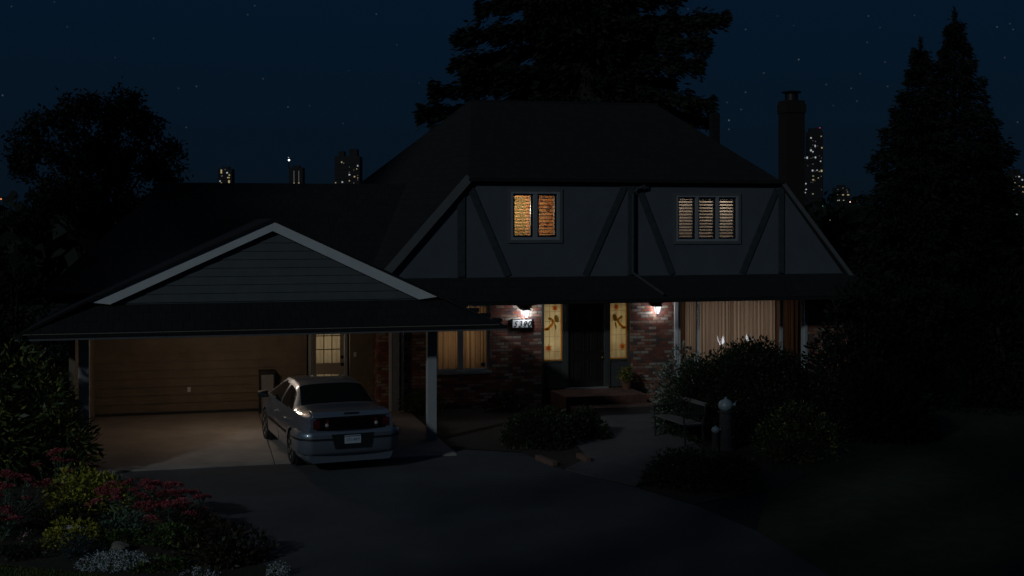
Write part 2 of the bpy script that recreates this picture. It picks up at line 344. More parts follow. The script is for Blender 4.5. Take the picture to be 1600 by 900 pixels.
# ------------------------------------------------------------------ the house (local frame: u along the front, v inwards, z up)
house = thing('family_house', 'two storey house with half timbered white upper wall, brick ground floor and gabled carport', 'house', (OX, OY, 0), YAW)
H = house
def room_light(name, u, v, z, sx, sz, watts, rgb, parent=H):
    """lamp light inside a room, facing the street"""
    l = bpy.data.lights.new(name, 'AREA'); l.shape = 'RECTANGLE'; l.size = sx; l.size_y = sz; l.energy = watts; l.color = rgb
    o = bpy.data.objects.new(name, l); col.objects.link(o); o.parent = parent; o.location = (u, v, z); o.rotation_euler = (R(-90), 0, 0)
    return o
b = MB()
for u0, u1, z0, z1 in [(-5.35, -3.93, 0, 3.0), (-3.93, -2.53, 0, .93), (-3.93, -2.53, 2.62, 3.0), (-2.53, -1.16, 0, 3.0), (-1.16, 1.24, 2.66, 3.0),
                       (1.24, 2.42, 0, 3.0), (2.42, 6.26, 0, .55), (2.42, 6.26, 2.68, 3.0), (6.26, 7.45, 0, 3.0)]:
    b.box(u0, u1, 0, .22, z0, z1)
b.build('brick_wall', M_brick, H)
MB().box(-5.35, -5.13, .222, .74, 0, 3.0).build('brick_return', M_brick_side, H)
b = MB(); b.box(7.2, 7.45, .222, 9, 0, 3.2); b.box(-5.3, -5.1, 1.0, 9, 0, 3.2); b.box(-5.1, 7.2, 8.8, 9, 0, 5.6)
b.build('side_wall', M_stucco, H)
MB().box(-5.08, 7.18, .3, 8.7, 2.9, 2.98).build('upper_floor', M_ceil, H)
# upper wall: trapezoid in vertical strips, two window openings
TL, TR, BL, BR = (-3.14, 5.74), (5.42, 5.70), (-5.35, 3.2), (7.5, 3.2)
def topz(u):
    if u < TL[0]: return BL[1] + (u-BL[0])/(TL[0]-BL[0])*(TL[1]-BL[1])
    if u > TR[0]: return BR[1] + (BR[0]-u)/(BR[0]-TR[0])*(TR[1]-BR[1])
    return TL[1] + (u-TL[0])/(TR[0]-TL[0])*(TR[1]-TL[1])
UW1 = (-2.0, -.70, 4.21, 5.46); UW2 = (2.47, 4.24, 4.16, 5.38)
b = MB()
def wstrip(u0, u1, z0, z1=None):
    zt0, zt1 = (topz(u0), topz(u1)) if z1 is None else (z1, z1)
    b.prism([(u0, -.02, z0), (u1, -.02, z0), (u1, -.02, zt1), (u0, -.02, zt0)], (0, .2, 0))
for a_, c_ in ((-5.34, TL[0]), (TL[0], UW1[0]), (UW1[1], UW2[0]), (UW2[1], TR[0]), (TR[0], 7.49)): wstrip(a_, c_, 3.2)
for uw in (UW1, UW2): wstrip(uw[0], uw[1], 3.2, uw[2]); wstrip(uw[0], uw[1], uw[3])
b.build('upper_wall', M_stucco, H)
for a_, c_, w in [((-3.27, 5.6), (-3.27, 3.3), .20), ((-3.08, 5.62), (-2.06, 3.3), .18), ((1.08, 5.68), (-.02, 3.3), .18), ((1.23, 5.70), (1.23, 3.3), .20),
                  ((1.40, 5.62), (2.36, 3.3), .18), ((5.35, 5.55), (4.34, 3.3), .18), ((5.48, 5.60), (5.48, 3.3), .17)]:
    d = -.055 if abs(a_[0]-c_[0]) < .01 else -.048
    MB().beam(a_, c_, w, d, -.018).build('timber_beam', M_timber, H, bevel=.008)
b = MB().beam((-3.08, 5.78), (-5.55, 2.98), .20, -.16, -.12); b.build('bargeboard', M_trim_dark, H)
b = MB().beam((5.45, 5.74), (7.66, 3.04), .10, -.16, -.12); b.build('bargeboard', M_trim_dark, H)
# downpipe elbow at the middle post
MB().tube([(1.62, -.15, 5.70), (1.58, -.14, 5.60), (1.34, -.12, 5.52), (1.25, -.11, 5.40), (1.25, -.11, 3.36)], .04, 10).build('downpipe', M_timber, H, True)
# main roof
eL, eR = (-3.1, -.11, 5.77), (5.5, -.11, 5.73)
rT, rTR = (-2.0, 4.5, 8.12), (3.75, 4.5, 8.15)
bL, bR = (-5.75, -.11, 2.85), (7.72, -.11, 2.9)
kL, kR = (-4.7, 9.2, 5.75), (5.9, 9.2, 5.7)
lL, lR = (-6.4, 9.2, 2.9), (7.9, 9.2, 2.9)
b = MB(); b.add([eL, eR, rTR, rT], [(0, 1, 2, 3)]); b.add([rT, rTR, kR, kL], [(0, 1, 2, 3)])
o = b.build('roof', M_shake, H); sm = o.modifiers.new('thick', 'SOLIDIFY'); sm.thickness = .09
for q_ in ([bL, eL, rT, kL, lL], [bR, lR, kR, rTR, eR]):
    o = MB().add(q_, [(0, 1, 2), (0, 2, 3), (0, 3, 4)]).build('roof_side', M_shake_s, H); sm = o.modifiers.new('thick', 'SOLIDIFY'); sm.thickness = .09
MB().box(-3.05, 5.45, -.105, -.025, 5.68, 5.70).build('soffit', M_trim_dark, H)
MB().box(-3.1, 5.5, -.18, -.115, 5.69, 5.77).build('gutter', M_shake, H)
MB().box(5.28, 5.52, 4.0, 4.25, 6.6, 7.92).build('roof_vent', M_shake, H)
# skirt roof over the ground floor
b = MB().prism([(-5.6, -1.02, 2.74), (7.95, -1.02, 2.74), (7.6, -.06, 3.28), (-5.6, -.06, 3.28)], (0, .0, -.07)); b.build('skirt_roof', M_shake, H)
MB().box(-5.6, 7.9, -1.0, -.005, 2.66, 2.675).build('soffit', M_trim_dark, H)
MB().box(-3.2, 7.95, -1.10, -1.024, 2.65, 2.76).build('gutter', M_shake, H)
MB().tube([(1.25, -.11, 3.36), (1.3, -.2, 3.30), (1.75, -1.0, 2.84)], .035, 8).build('downpipe', M_timber, H, True)
# chimney
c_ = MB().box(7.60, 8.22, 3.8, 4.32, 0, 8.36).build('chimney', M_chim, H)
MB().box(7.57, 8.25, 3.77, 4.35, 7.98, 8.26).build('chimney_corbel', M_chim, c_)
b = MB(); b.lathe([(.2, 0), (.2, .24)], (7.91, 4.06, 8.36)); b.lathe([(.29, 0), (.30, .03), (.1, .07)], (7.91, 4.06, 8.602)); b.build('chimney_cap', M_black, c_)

b = MB(); b.add([(-13.2, .35, 3.0), (-4.2, .35, 3.0), (-3.2, 4.0, 5.66), (-10.6, 4.0, 5.66)], [(0, 1, 2, 3)]); b.add([(-13.2, 7.7, 3.0), (-13.2, .35, 3.0), (-10.6, 4.0, 5.66)], [(0, 1, 2)]); b.add([(-10.6, 4.0, 5.66), (-3.2, 4.0, 5.66), (-4.2, 7.7, 3.0), (-13.2, 7.7, 3.0)], [(0, 1, 2, 3)])
o = b.build('wing_roof', M_shake, H); sm = o.modifiers.new('thick', 'SOLIDIFY'); sm.thickness = .08
b = MB(); b.box(-12.6, -7.1, .91, 1.0, 0, 2.98); b.box(-12.6, -12.45, 1.0, 7.2, 0, 2.98); b.box(-12.45, -5.32, 7.05, 7.2, 0, 2.98); b.build('wing_wall', M_stucco, H)
# --- windows of the upper floor: shutters in front of lit rooms
def frame(bm, u0, u1, z0, z1, w, y0, y1, mull=()):
    bm.box(u0, u1, y0, y1, z1-w, z1); bm.box(u0, u1, y0, y1, z0, z0+w)
    bm.box(u0, u0+w, y0, y1, z0+w, z1-w); bm.box(u1-w, u1, y0, y1, z0+w, z1-w)
    for m0, m1 in mull: bm.box(m0, m1, y0, y1, z0+w, z1-w)
    return bm
def louvers(u0, u1, z0, z1, n, tilt, depth, y, th=.008):
    bm = MB(); c, s = math.cos(tilt)*depth/2, math.sin(tilt)*depth/2
    for i in range(n):
        z = z0 + (i+.5)*(z1-z0)/n
        bm.prism([(u0, y-c, z-s), (u0, y+c, z+s), (u0, y+c, z+s+th), (u0, y-c, z-s+th)], (u1-u0, 0, 0))
    return bm
M_slat_lit = cloth_mat('translucent_slat', (.74, .69, .47), (.90, .86, .66), (40, 5, 9), .6)
M_shut = mat('shutter_paint', (.30, .29, .275), .55, noise=.08)
M_louv = mat('louver_paint', (.16, .17, .19), .6, noise=.08, spec=.2)
M_room = cell_mat('room_wall', .12, .085, .012, [(0, (.34, .13, .05)), (.3, (.46, .22, .09)), (.6, (.14, .05, .03)), (.85, (.40, .22, .12))], (.5, .26, .12))
M_room_w = mat('room_pale_plaster', (.60, .54, .48), .9)
M_room_y = mat('room_plaster', (.6, .5, .3), .9)
w1 = frame(MB(), UW1[0], UW1[1], UW1[2], UW1[3], .075, -.045, .10, [(-1.40, -1.29)]).build('window', M_trimw, H, bevel=.006)
frame(MB(), UW1[0]-.07, UW1[1]+.07, UW1[2]-.07, UW1[3]+.05, .068, -.05, -.0215).build('window_casing', M_trim_dark, w1)
for u0, u1 in ((-1.925, -1.40), (-1.29, -.775)): MB().box(u0, u1, .02, .026, 4.285, 5.385).build('pane', M_glass, w1)
frame(MB(), -1.925, -1.405, 4.285, 5.385, .05, .03, .10).build('shutter_frame', M_shut, w1)
frame(MB(), -1.285, -.775, 4.285, 5.385, .05, .03, .10).build('shutter_frame', M_shut, w1)
louvers(-1.93, -1.56, 4.33, 5.31, 12, R(56), .068, .13).build('blind', M_slat_lit, w1)
louvers(-1.56, -1.45, 4.33, 5.31, 12, R(8), .04, .13, .016).build('blind', M_louv, w1)
louvers(-1.24, -.83, 4.33, 5.31, 11, R(8), .04, .13, .016).build('blind', M_louv, w1)
b = MB(); b.box(-2.3, -.4, 1.2, 1.24, 3.6, 5.66); b.box(-.44, -.4, .22, 1.2, 3.6, 5.66); b.build('room_wall', M_room, w1)
b = MB(); b.box(-2.3, -2.26, .22, 1.2, 3.6, 5.66); b.box(-2.3, -.4, .22, 1.2, 5.62, 5.66); b.box(-2.3, -.4, .22, 1.2, 3.6, 3.64); b.build('room_lining', M_room_y, w1)
M_red = mat('red_cloth', (.55, .06, .03), .8); M_paper = mat('pale_paper', (.7, .66, .55), .8)
MB().box(-1.22, -1.10, .70, .73, 4.28, 4.78).build('wall_hanging', M_red, w1)
MB().box(-1.16, -1.06, .75, .78, 5.02, 5.30).build('wall_hanging', M_red, w1)
MB().lathe([(.03, 0), (.12, .02), (.14, .08), (.02, .16)], (-1.14, .6, 4.86), 12).build('lamp_shade', M_paper, w1)
lamp = bpy.data.lights.new('bedroom_lamp', 'POINT'); lamp.energy = 32; lamp.color = (1, .90, .66); lamp.shadow_soft_size = .08
lo = bpy.data.objects.new('bedroom_lamp', lamp); col.objects.link(lo); lo.parent = H; lo.location = (-1.72, .55, 5.0)

w2 = frame(MB(), UW2[0], UW2[1], UW2[2], UW2[3], .06, -.045, .10, [(3.02, 3.10), (3.60, 3.68)]).build('window', M_trimw, H, bevel=.006)
frame(MB(), UW2[0]-.07, UW2[1]+.07, UW2[2]-.07, UW2[3]+.05, .068, -.05, -.0215).build('window_casing', M_trim_dark, w2)
for u0, u1 in ((2.53, 3.02), (3.10, 3.60), (3.68, 4.18)):
    MB().box(u0, u1, .02, .026, UW2[2]+.06, UW2[3]-.06).build('pane', M_glass, w2)
    frame(MB(), u0, u1, UW2[2]+.06, UW2[3]-.06, .05, .03, .10).build('shutter_frame', M_shut, w2)
    louvers(u0+.05, u1-.05, UW2[2]+.12, UW2[3]-.11, 12, R(24), .046, .085, .030 if u0 > 2.6 else .020).build('shutter_louvers', M_louv, w2)
b = MB(); b.box(2.2, 4.9, 1.3, 1.34, 3.6, 5.66); b.box(2.2, 2.24, .22, 1.3, 3.6, 5.66); b.box(4.86, 4.9, .22, 1.3, 3.6, 5.66); b.box(2.24, 4.86, .22, 1.3, 5.62, 5.66); b.box(2.24, 4.86, .22, 1.3, 3.6, 3.64); b.build('room_lining', M_room_w, w2)
for u_, e_ in ((2.9, 3.6), (4.35, 6.6)):
    bl = bpy.data.lights.new('bedroom_lamp', 'POINT'); bl.energy = e_; bl.color = (1, .86, .70); bl.shadow_soft_size = .1
    bo_ = bpy.data.objects.new('bedroom_lamp', bl); col.objects.link(bo_); bo_.parent = H; bo_.location = (u_, .8, 5.3)
# --- carport
ROOF_U, PK = -8.15, 4.7
gL, gR = -11.72, -4.72
b = MB().prism([(gL+.25, -4.31, 3.02), (gR-.25, -4.31, 3.02), (ROOF_U, -4.31, 4.60)], (0, .1, 0)); 
gs = b.build('gable_backing', M_gable, H)
b = MB(); z = 3.06
while z < 4.5:
    hw = (4.62 - z)/ (4.62-3.02) * 3.3
    hw2 = max(.02, (4.62 - z - .17)/(4.62-3.02) * 3.3)
    b.add([(ROOF_U-hw, -4.329, z), (ROOF_U+hw, -4.329, z), (ROOF_U+hw2, -4.314, z+.17), (ROOF_U-hw2, -4.314, z+.17), (ROOF_U-hw, -4.314, z), (ROOF_U+hw, -4.314, z)],
          [(0, 1, 2, 3), (4, 5, 1, 0)]); z += .17
b.build('gable_siding', M_gable, H)
for e in (gL, gR):
    b = MB(); sgn = 1 if e > ROOF_U else -1
    b.prism([(ROOF_U, -4.42, PK), (e, -4.42, 3.09), (e-sgn*.40, -4.42, 3.04), (ROOF_U, -4.42, PK-.21)], (0, .04, 0)); b.build('rake_board', M_rake, H, bevel=.004)
def slope_panel(sgn):
    ue = -12.98 if sgn < 0 else -3.42
    q = [(ROOF_U, -4.46, PK+.05), (gL-.02 if sgn < 0 else gR+.02, -4.46, 3.14), (ue, -5.16, 2.52), (ue, 1.0 if sgn < 0 else -1.02, 2.52 if sgn < 0 else 2.52), (ROOF_U, 4.0, PK+.05)]
    m = MB().add(q, [(0, 1, 4), (1, 2, 3), (1, 3, 4)])
    o = m.build('carport_roof', M_shake_s, H); s_ = o.modifiers.new('thick', 'SOLIDIFY'); s_.thickness = .05; s_.offset = -1 if sgn > 0 else -1
    return o
slope_panel(-1); slope_panel(1)
b = MB().prism([(gL-.1, -4.2, 3.10), (gR+.1, -4.2, 3.10), (-3.40, -5.15, 2.50), (-12.98, -5.15, 2.50)], (0, 0, -.05)); b.build('carport_skirt_roof', M_shake, H)
# ragged shake butts at the roof corner
b = MB()
for i in range(5):
    t_ = i/5; b.box(-4.5+t_*1.1, -4.32+t_*1.1, -4.45-t_*.62, -4.25-t_*.62, 2.98-.52*t_, 3.06-.52*t_)
b.build('hip_cap', M_shake, H)
MB().box(-12.98, -3.42, -5.19, -5.152, 2.425, 2.462).build('gutter', M_trim_dark, H)
MB().box(-13.0, -3.40, -5.205, -5.155, 2.47, 2.53).build('fascia', M_shake, H)
MB().box(-12.9, -5.0, -5.1, .9, 2.50, 2.54).build('carport_ceiling', M_ceil, H)
MB().box(-4.99, -3.45, -5.1, -1.03, 2.50, 2.54).build('carport_ceiling', M_ceil, H)
for u in (-11.82, -4.82):
    MB().box(u-.10, u+.10, -4.33, -4.13, .035, 2.40).build('carport_post', M_trim, H, bevel=.008)
MB().box(-11.9, -4.75, -4.30, -4.16, 2.40, 2.499).build('carport_beam', M_timber, H)
MB().box(-5.10, -5.035, -.17, -.105, .035, 2.499).build('corner_trim', M_white, H)
MB().box(-5.03, -4.85, -.16, -.02, .035, 2.499).build('corner_post', M_trim, H)
MB().tube([(-4.77, -.09, .1), (-4.77, -.09, 2.5)], .045, 10).build('downpipe', M_trim_dark, H, True)
# siding walls: overlapping boards
def lap(u0, u1, z0, z1, step, y, flip=False):
    bm = MB(); z = z0
    while z < z1-.02:
        zt = min(z+step, z1)
        bm.add([(u0, y-.028, z), (u1, y-.028, z), (u1, y-.004, zt), (u0, y-.004, zt), (u0, y, z), (u1, y, z)], [(0, 1, 2, 3), (4, 5, 1, 0)]); z = zt
    return bm
MB().box(-12.4, -7.02, .75, .9, 0, 2.5).build('carport_wall_core', M_siding, H)
MB().box(-5.95, -5.355, .75, .9, 0, 2.5).build('carport_wall_core', M_siding, H)
lap(-12.0, -7.02, .10, 2.5, .20, .75).build('carport_siding', M_siding, H)
lap(-5.95, -5.36, .10, 2.5, .20, .75).build('carport_siding', M_siding, H)
MB().box(-12.12, -12.0, -4.1, .74, 0, 2.5).build('carport_side_wall', M_siding, H)
MB().box(-12.0, -7.02, .70, .745, .037, .10).build('base_board', M_timber, H)
MB().box(-9.88, -9.80, .70, .722, .56, .68).build('socket_cover', M_white, H)
MB().box(-5.86, -5.79, .70, .722, 1.30, 1.41).build('light_switch', M_white, H)
# carport entrance door with nine lights
cd = MB(); cd.box(-6.88, -6.80, .70, .78, .05, 2.42)
frame(cd, -6.98, -6.02, .04, 2.48, .07, .67, .78); cdo = cd.build('door_casing', M_trim, H)
dr = MB(); dr.box(-6.90, -6.79, .70, .74, .12, 2.40); dr.box(-6.20, -6.10, .70, .74, .12, 2.40); dr.box(-6.79, -6.20, .70, .74, .12, 1.16); dr.box(-6.79, -6.20, .70, .74, 2.12, 2.40)
M_cdoor = mat('cream_door', (.42, .36, .28), .5, noise=.06)
dro = dr.build('carport_door', M_cdoor, H, bevel=.004)
m_ = MB()
for u in (-6.60, -6.40): m_.box(u-.011, u+.011, .705, .735, 1.16, 2.12)
for z in (1.50, 1.84): m_.box(-6.79, -6.20, .707, .733, z-.011, z+.011)
m_.build('muntin', M_siding, dro)
MB().box(-6.79, -6.20, .718, .722, 1.16, 2.12).build('pane', M_glass, dro)
for z in (1.12, 1.30): MB().lathe([(.045, 0), (.04, .02), (.02, .05)], (0, 0, 0), 12).build('door_knob', M_black, dro).location = (-6.145, .70, z)
for o in dro.children:
    if o.name.startswith('door_knob'): o.rotation_euler = (R(90), 0, 0)
def curtain(name, u0, u1, z0, z1, y, m, parent, waves=14, amp=.03, n=None, seed=1, flare=0):
    r = random.Random(seed); n = n or int((u1-u0)*90); ph = [r.uniform(0, 6) for _ in range(4)]; bm = MB(); rows = 6; vs = []; fs = []
    for j in range(rows+1):
        z = z0 + (z1-z0)*j/rows
        for i in range(n+1):
            t = i/n; u = u0+(u1-u0)*t
            yy = amp*(math.sin(t*waves*2*math.pi+ph[0]) + .5*math.sin(t*waves*3.7*math.pi+ph[1]+.3*j/rows) + .35*math.sin(t*waves*.9*math.pi+ph[2]))
            vs.append((u, y+yy*(1-.25*j/rows), z))
    for j in range(rows):
        for i in range(n): k = j*(n+1)+i; fs.append((k, k+1, k+n+2, k+n+1))
    bm.add(vs, fs); o = bm.build(name, m, parent, True); return o
M_cur_door = cloth_mat('door_curtain', (.68, .58, .42), (.85, .76, .58), (6, 6, 1.2))
M_cur_left = cloth_mat('brown_curtain', (.34, .21, .11), (.62, .42, .24), (22, 8, .8))
M_cur_big = cloth_mat('beige_curtain', (.46, .37, .30), (.66, .55, .46), (26, 8, .5))
M_cur_dark = cloth_mat('dark_curtain', (.10, .055, .035), (.16, .09, .06), (22, 8, .5))
curtain('curtain', -6.82, -6.17, 1.1, 2.2, .80, M_cur_door, dro, 3, .012)
room_light('hall_light', -6.5, 1.35, 1.7, .8, 1.1, 1.7, (1, .83, .56))
# carport ceiling lamp, hidden from the street by the eave
cl = thing('ceiling_lamp', 'warm round lamp under the carport ceiling above the parked car', 'lamp', W(-8.8, -2.3, 2.5), YAW)
MB().lathe([(.14, 0), (.14, -.03)], (0, 0, 0)).build('lamp_base', M_trim, cl)
MB().lathe([(.11, -.031), (.13, -.07), (.10, -.12), (.03, -.15)], (0, 0, 0)).build('lamp_globe', emit('lamp_globe_glow', (1, .74, .5), 2.5), cl, True)
pl = bpy.data.lights.new('carport_glow', 'POINT'); pl.energy = 23; pl.color = (1, .78, .58); pl.shadow_soft_size = .12
po = bpy.data.objects.new('carport_glow', pl); col.objects.link(po); po.parent = cl; po.location = (0, 0, -.30)

# --- ground floor windows and door
lw = frame(MB(), -3.93, -2.53, .93, 2.62, .07, .02, .12, [(-3.34, -3.20)]).build('window', M_trim, H, bevel=.006)
MB().box(-3.97, -2.49, -.06, .02, .87, .93).build('sill', M_trim, lw)
for u0, u1 in ((-3.86, -3.34), (-3.20, -2.60)): MB().box(u0, u1, .07, .076, 1.0, 2.55).build('pane', M_glass, lw)
curtain('curtain', -3.90, -3.27, .9, 2.65, .28, M_cur_left, lw, 5, .022, seed=3)
curtain('curtain', -3.27, -2.52, .9, 2.65, .28, M_cur_left, lw, 6, .022, seed=4)
M_stick = mat('alarm_sticker', (.03, .05, .16), .5, noise=.3, nscale=60)
MB().box(-2.74, -2.63, .062, .066, 1.04, 1.13).build('sticker', M_stick, lw)
room_light('den_light', -3.23, .85, 1.9, 1.3, 1.4, 2.6, (1, .80, .60))
bwf = frame(MB(), 2.42, 6.26, .55, 2.68, .06, .02, .14, [(5.48, 5.56), (6.12, 6.2)])
bwf.box(3.10, 3.16, .02, .14, .61, 2.62)
bw = bwf.build('window', M_trim, H, bevel=.006)
b = MB(); b.box(2.43, 2.53, -.03, .02, .5, 2.69); b.box(2.54, 2.60, -.015, .02, .5, 2.69); b.build('window_jamb', M_white, bw)
MB().box(6.18, 6.26, -.03, .018, .5, 2.69).build('window_jamb', M_trim, bw)
MB().box(3.115, 3.145, -.005, .018, .6, 2.64).build('mullion_face', M_white, bw)
for u0, u1 in ((2.62, 3.10), (3.16, 5.48), (5.56, 6.12)): MB().box(u0, u1, .07, .076, .61, 2.62).build('pane', M_glass, bw)
curtain('curtain', 2.86, 3.12, .5, 2.7, .34, M_cur_big, bw, 4, .03, seed=5)
curtain('curtain', 2.45, 2.88, .5, 2.7, .37, M_cur_dark, bw, 4, .03, seed=6)
curtain('curtain', 3.12, 4.27, .5, 2.7, .34, M_cur_big, bw, 12, .035, seed=7)
curtain('curtain', 4.24, 5.52, .5, 2.7, .39, M_cur_big, bw, 13, .035, seed=8)
curtain('curtain', 5.5, 6.2, .5, 2.7, .36, M_cur_dark, bw, 6, .03, seed=9)
room_light('living_room_light', 4.35, 1.05, 1.75, 3.4, 1.8, 7.4, (1, .84, .70))
# door set
def star(bm, u, z, r, y, n=6, rot=0.):
    pts = []
    for k in range(2*n):
        a = rot + math.pi*k/n; q = r if k % 2 == 0 else r*.40
        pts.append((u+q*math.cos(a), y, z+q*math.sin(a)))
    bm.prism(pts, (0, .006, 0))
M_art = cloth_mat('art_glass', (.70, .60, .44), (.86, .78, .60), (5, 5, 3), .85)
M_amber = cloth_mat('amber_glass', (.86, .54, .08), (.95, .66, .14), (9, 9, 9), .85)
M_orange = cloth_mat('orange_glass', (.92, .40, .07), (.98, .5, .10), (20, 20, 20), .8)
M_olive = cloth_mat('olive_glass', (.50, .38, .12), (.66, .50, .18), (20, 20, 20), .7)
M_lead = cloth_mat('lead_came', (.40, .33, .22), (.5, .42, .3), (9, 9, 9), .7)
def sidelight(u0, u1, mir, border_sides):
    z0, z1 = 1.13, 2.64
    fb = MB(); fb.box(u0-.06, u0, -.01, .12, .42, 2.66); fb.box(u1, u1+.06, -.01, .12, .42, 2.66); fb.box(u0, u1, -.01, .12, z1, 2.66); fb.box(u0, u1, -.01, .12, z0-.04, z0)
    f = fb.build('sidelight', M_panel, H)
    MB().box(u0, u1, .02, .10, .42, z0-.041).build('lower_panel', M_panel, f)
    MB().box(u0, u1, .06, .066, z0, z1).build('art_glass', M_art, f)
    b = MB(); w = .035
    b.box(u0, u1, .05, .058, z0, z0+w*.9)
    if 'L' in border_sides: b.box(u0, u0+w*.8, .05, .058, z0+w*.9, z1)
    if 'R' in border_sides: b.box(u1-w, u1, .05, .058, z0+w*.9, z1)
    b.box(u0+w, u1-w, .05, .058, z1-.03, z1)
    b.build('glass_border', M_amber, f)
    X = lambda t: (u0 + t*(u1-u0)) if not mir else (u1 - t*(u1-u0))
    b = MB()
    for t in (.33, .62): b.box(X(t)-.004, X(t)+.004, .052, .057, z0+w, z1-.03)
    for k, z in enumerate((1.36, 1.75, 2.13, 2.38, 2.52)): b.box(u0+w, u1-w, .053, .058, z-.004, z+.004)
    b.build('lead_lines', M_lead, f)
    b = MB(); star(b, X(.62), 2.47, .105, .042, 6, R(30 if not mir else 0)); b.build('star_glass', M_orange, f)
    b = MB(); star(b, X(.26), 1.45, .115, .042, 6, R(90)); b.build('star_glass', M_orange, f)
    b = MB(); star(b, X(.32), 2.21, .06, .042, 5, R(20)); b.build('star_glass', M_olive, f)
    b = MB()
    pth = [(.02, 1.93), (.22, 1.95), (.40, 2.02), (.55, 2.12), (.45, 2.18), (.33, 2.20)]
    for (a0, c0), (a1, c1) in zip(pth[:-1], pth[1:]): b.beam((X(a0), c0), (X(a1), c1), .065, .043, .048)
    b.build('ribbon_glass', M_amber, f)
    for cx, cz, rx, rz, q in ((.70, 2.20, .06, .10, .3), (.64, 2.00, .022, .085, .2), (.2, 1.93, .05, .03, 0)):
        b = MB().prism([(X(cx)+rx*math.cos(a)*math.cos(q)-rz*math.sin(a)*math.sin(q), .041, cz+rx*math.cos(a)*math.sin(q)+rz*math.sin(a)*math.cos(q)) for a in [2*math.pi*i/14 for i in range(14)]], (0, .006, 0)); b.build('petal_glass', M_olive, f)
    return f
sidelight(-1.11, -.62, False, 'R'); sidelight(.66, 1.14, True, 'LR')
room_light('hall_light', -.86, .5, 1.9, .44, 1.45, 2.9, (1, .92, .70)); room_light('hall_light', .90, .5, 1.9, .44, 1.45, 2.0, (1, .90, .64))
b = MB(); b.box(-.30, -.28, .16, .9, .42, 2.66); b.box(1.30, 1.32, .222, .9, .42, 2.66); b.box(-1.24, -1.22, .222, .9, .42, 2.66); b.box(.30, .32, .16, .9, .42, 2.66)
b.build('hall_partition', M_panel, H)
dj = MB(); dj.box(-.56, -.47, -.02, .12, .42, 2.66); dj.box(.50, .60, -.02, .12, .42, 2.66); dj.build('door_jamb', M_panel, H)
fd = MB().box(-.47, .50, .03, .09, .45, 2.62).build('front_door', M_darkwood, H)
for u0, u1 in ((-.36, -.03), (.06, .39)):
    for z0, z1 in ((.60, 1.15), (1.28, 1.95), (2.05, 2.5)):
        b = frame(MB(), u0, u1, z0, z1, .035, .016, .03); b.box(u0+.07, u1-.07, .012, .03, z0+.07, z1-.07); b.build('door_panel', M_darkwood, fd, bevel=.006)
for z, rr in ((1.33, .022), (1.18, .03)):
    o = MB().lathe([(rr*.5, 0), (rr*.5, .03), (rr, .04), (rr*1.05, .06), (rr*.6, .075)], (0, 0, 0), 14).build('door_knob', M_brass, fd, True); o.location = (.44, .03, z); o.rotation_euler = (R(90), 0, 0)
MB().box(-.55, .58, -.12, .03, .402, .435).build('threshold', M_alu, H)

E_sp = emit('glint_glow', (.92, .93, 1.0), .8)  # glowing shapes put in for street light reflected in the big window
for lab, u0, dz, n_, sd_ in (('left of two glowing shapes for white reflections in the big window', 3.86, .03, 11, 3), ('right of two glowing shapes for white reflections in the big window', 4.66, .10, 12, 8)):
    g = thing('window_glint', lab, 'glint', W(u0, .2, .612), YAW, 'glowing reflection shapes in the big window'); q = random.Random(sd_)
    MB().lathe([(.06, 0), (.05, .02), (.012, .05), (.010, .74+dz), (.03, .78+dz)], n=12).build('glint_stand', M_black, g, True)
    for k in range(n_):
        x0 = q.uniform(-.11, .11); z0 = .76+dz+q.uniform(0, .14); MB().tube([(x0*.3, 0, .76+dz), (x0, q.uniform(-.03, .03), z0), (x0+q.uniform(-.02, .03), 0, z0+q.uniform(.05, .12))], [.004, q.uniform(.005, .012), .003], 6).build('glint_sprig', E_sp if k % 3 else M_alu, g)
# --- brick steps
st = thing('brick_steps', 'red brick entrance steps with two broad treads below the dark front door', 'steps', W(.2, -1, 0), YAW)
def ust(b_, n, m): 
    o = b_.build(n, m, st, bevel=.008); return o
ust(MB().box(-1.15, .95, -.38, .98, 0, .40), 'landing', M_step)
ust(MB().box(-1.05, 1.25, -1.0, -.382, 0, .20), 'lower_tread', M_step)
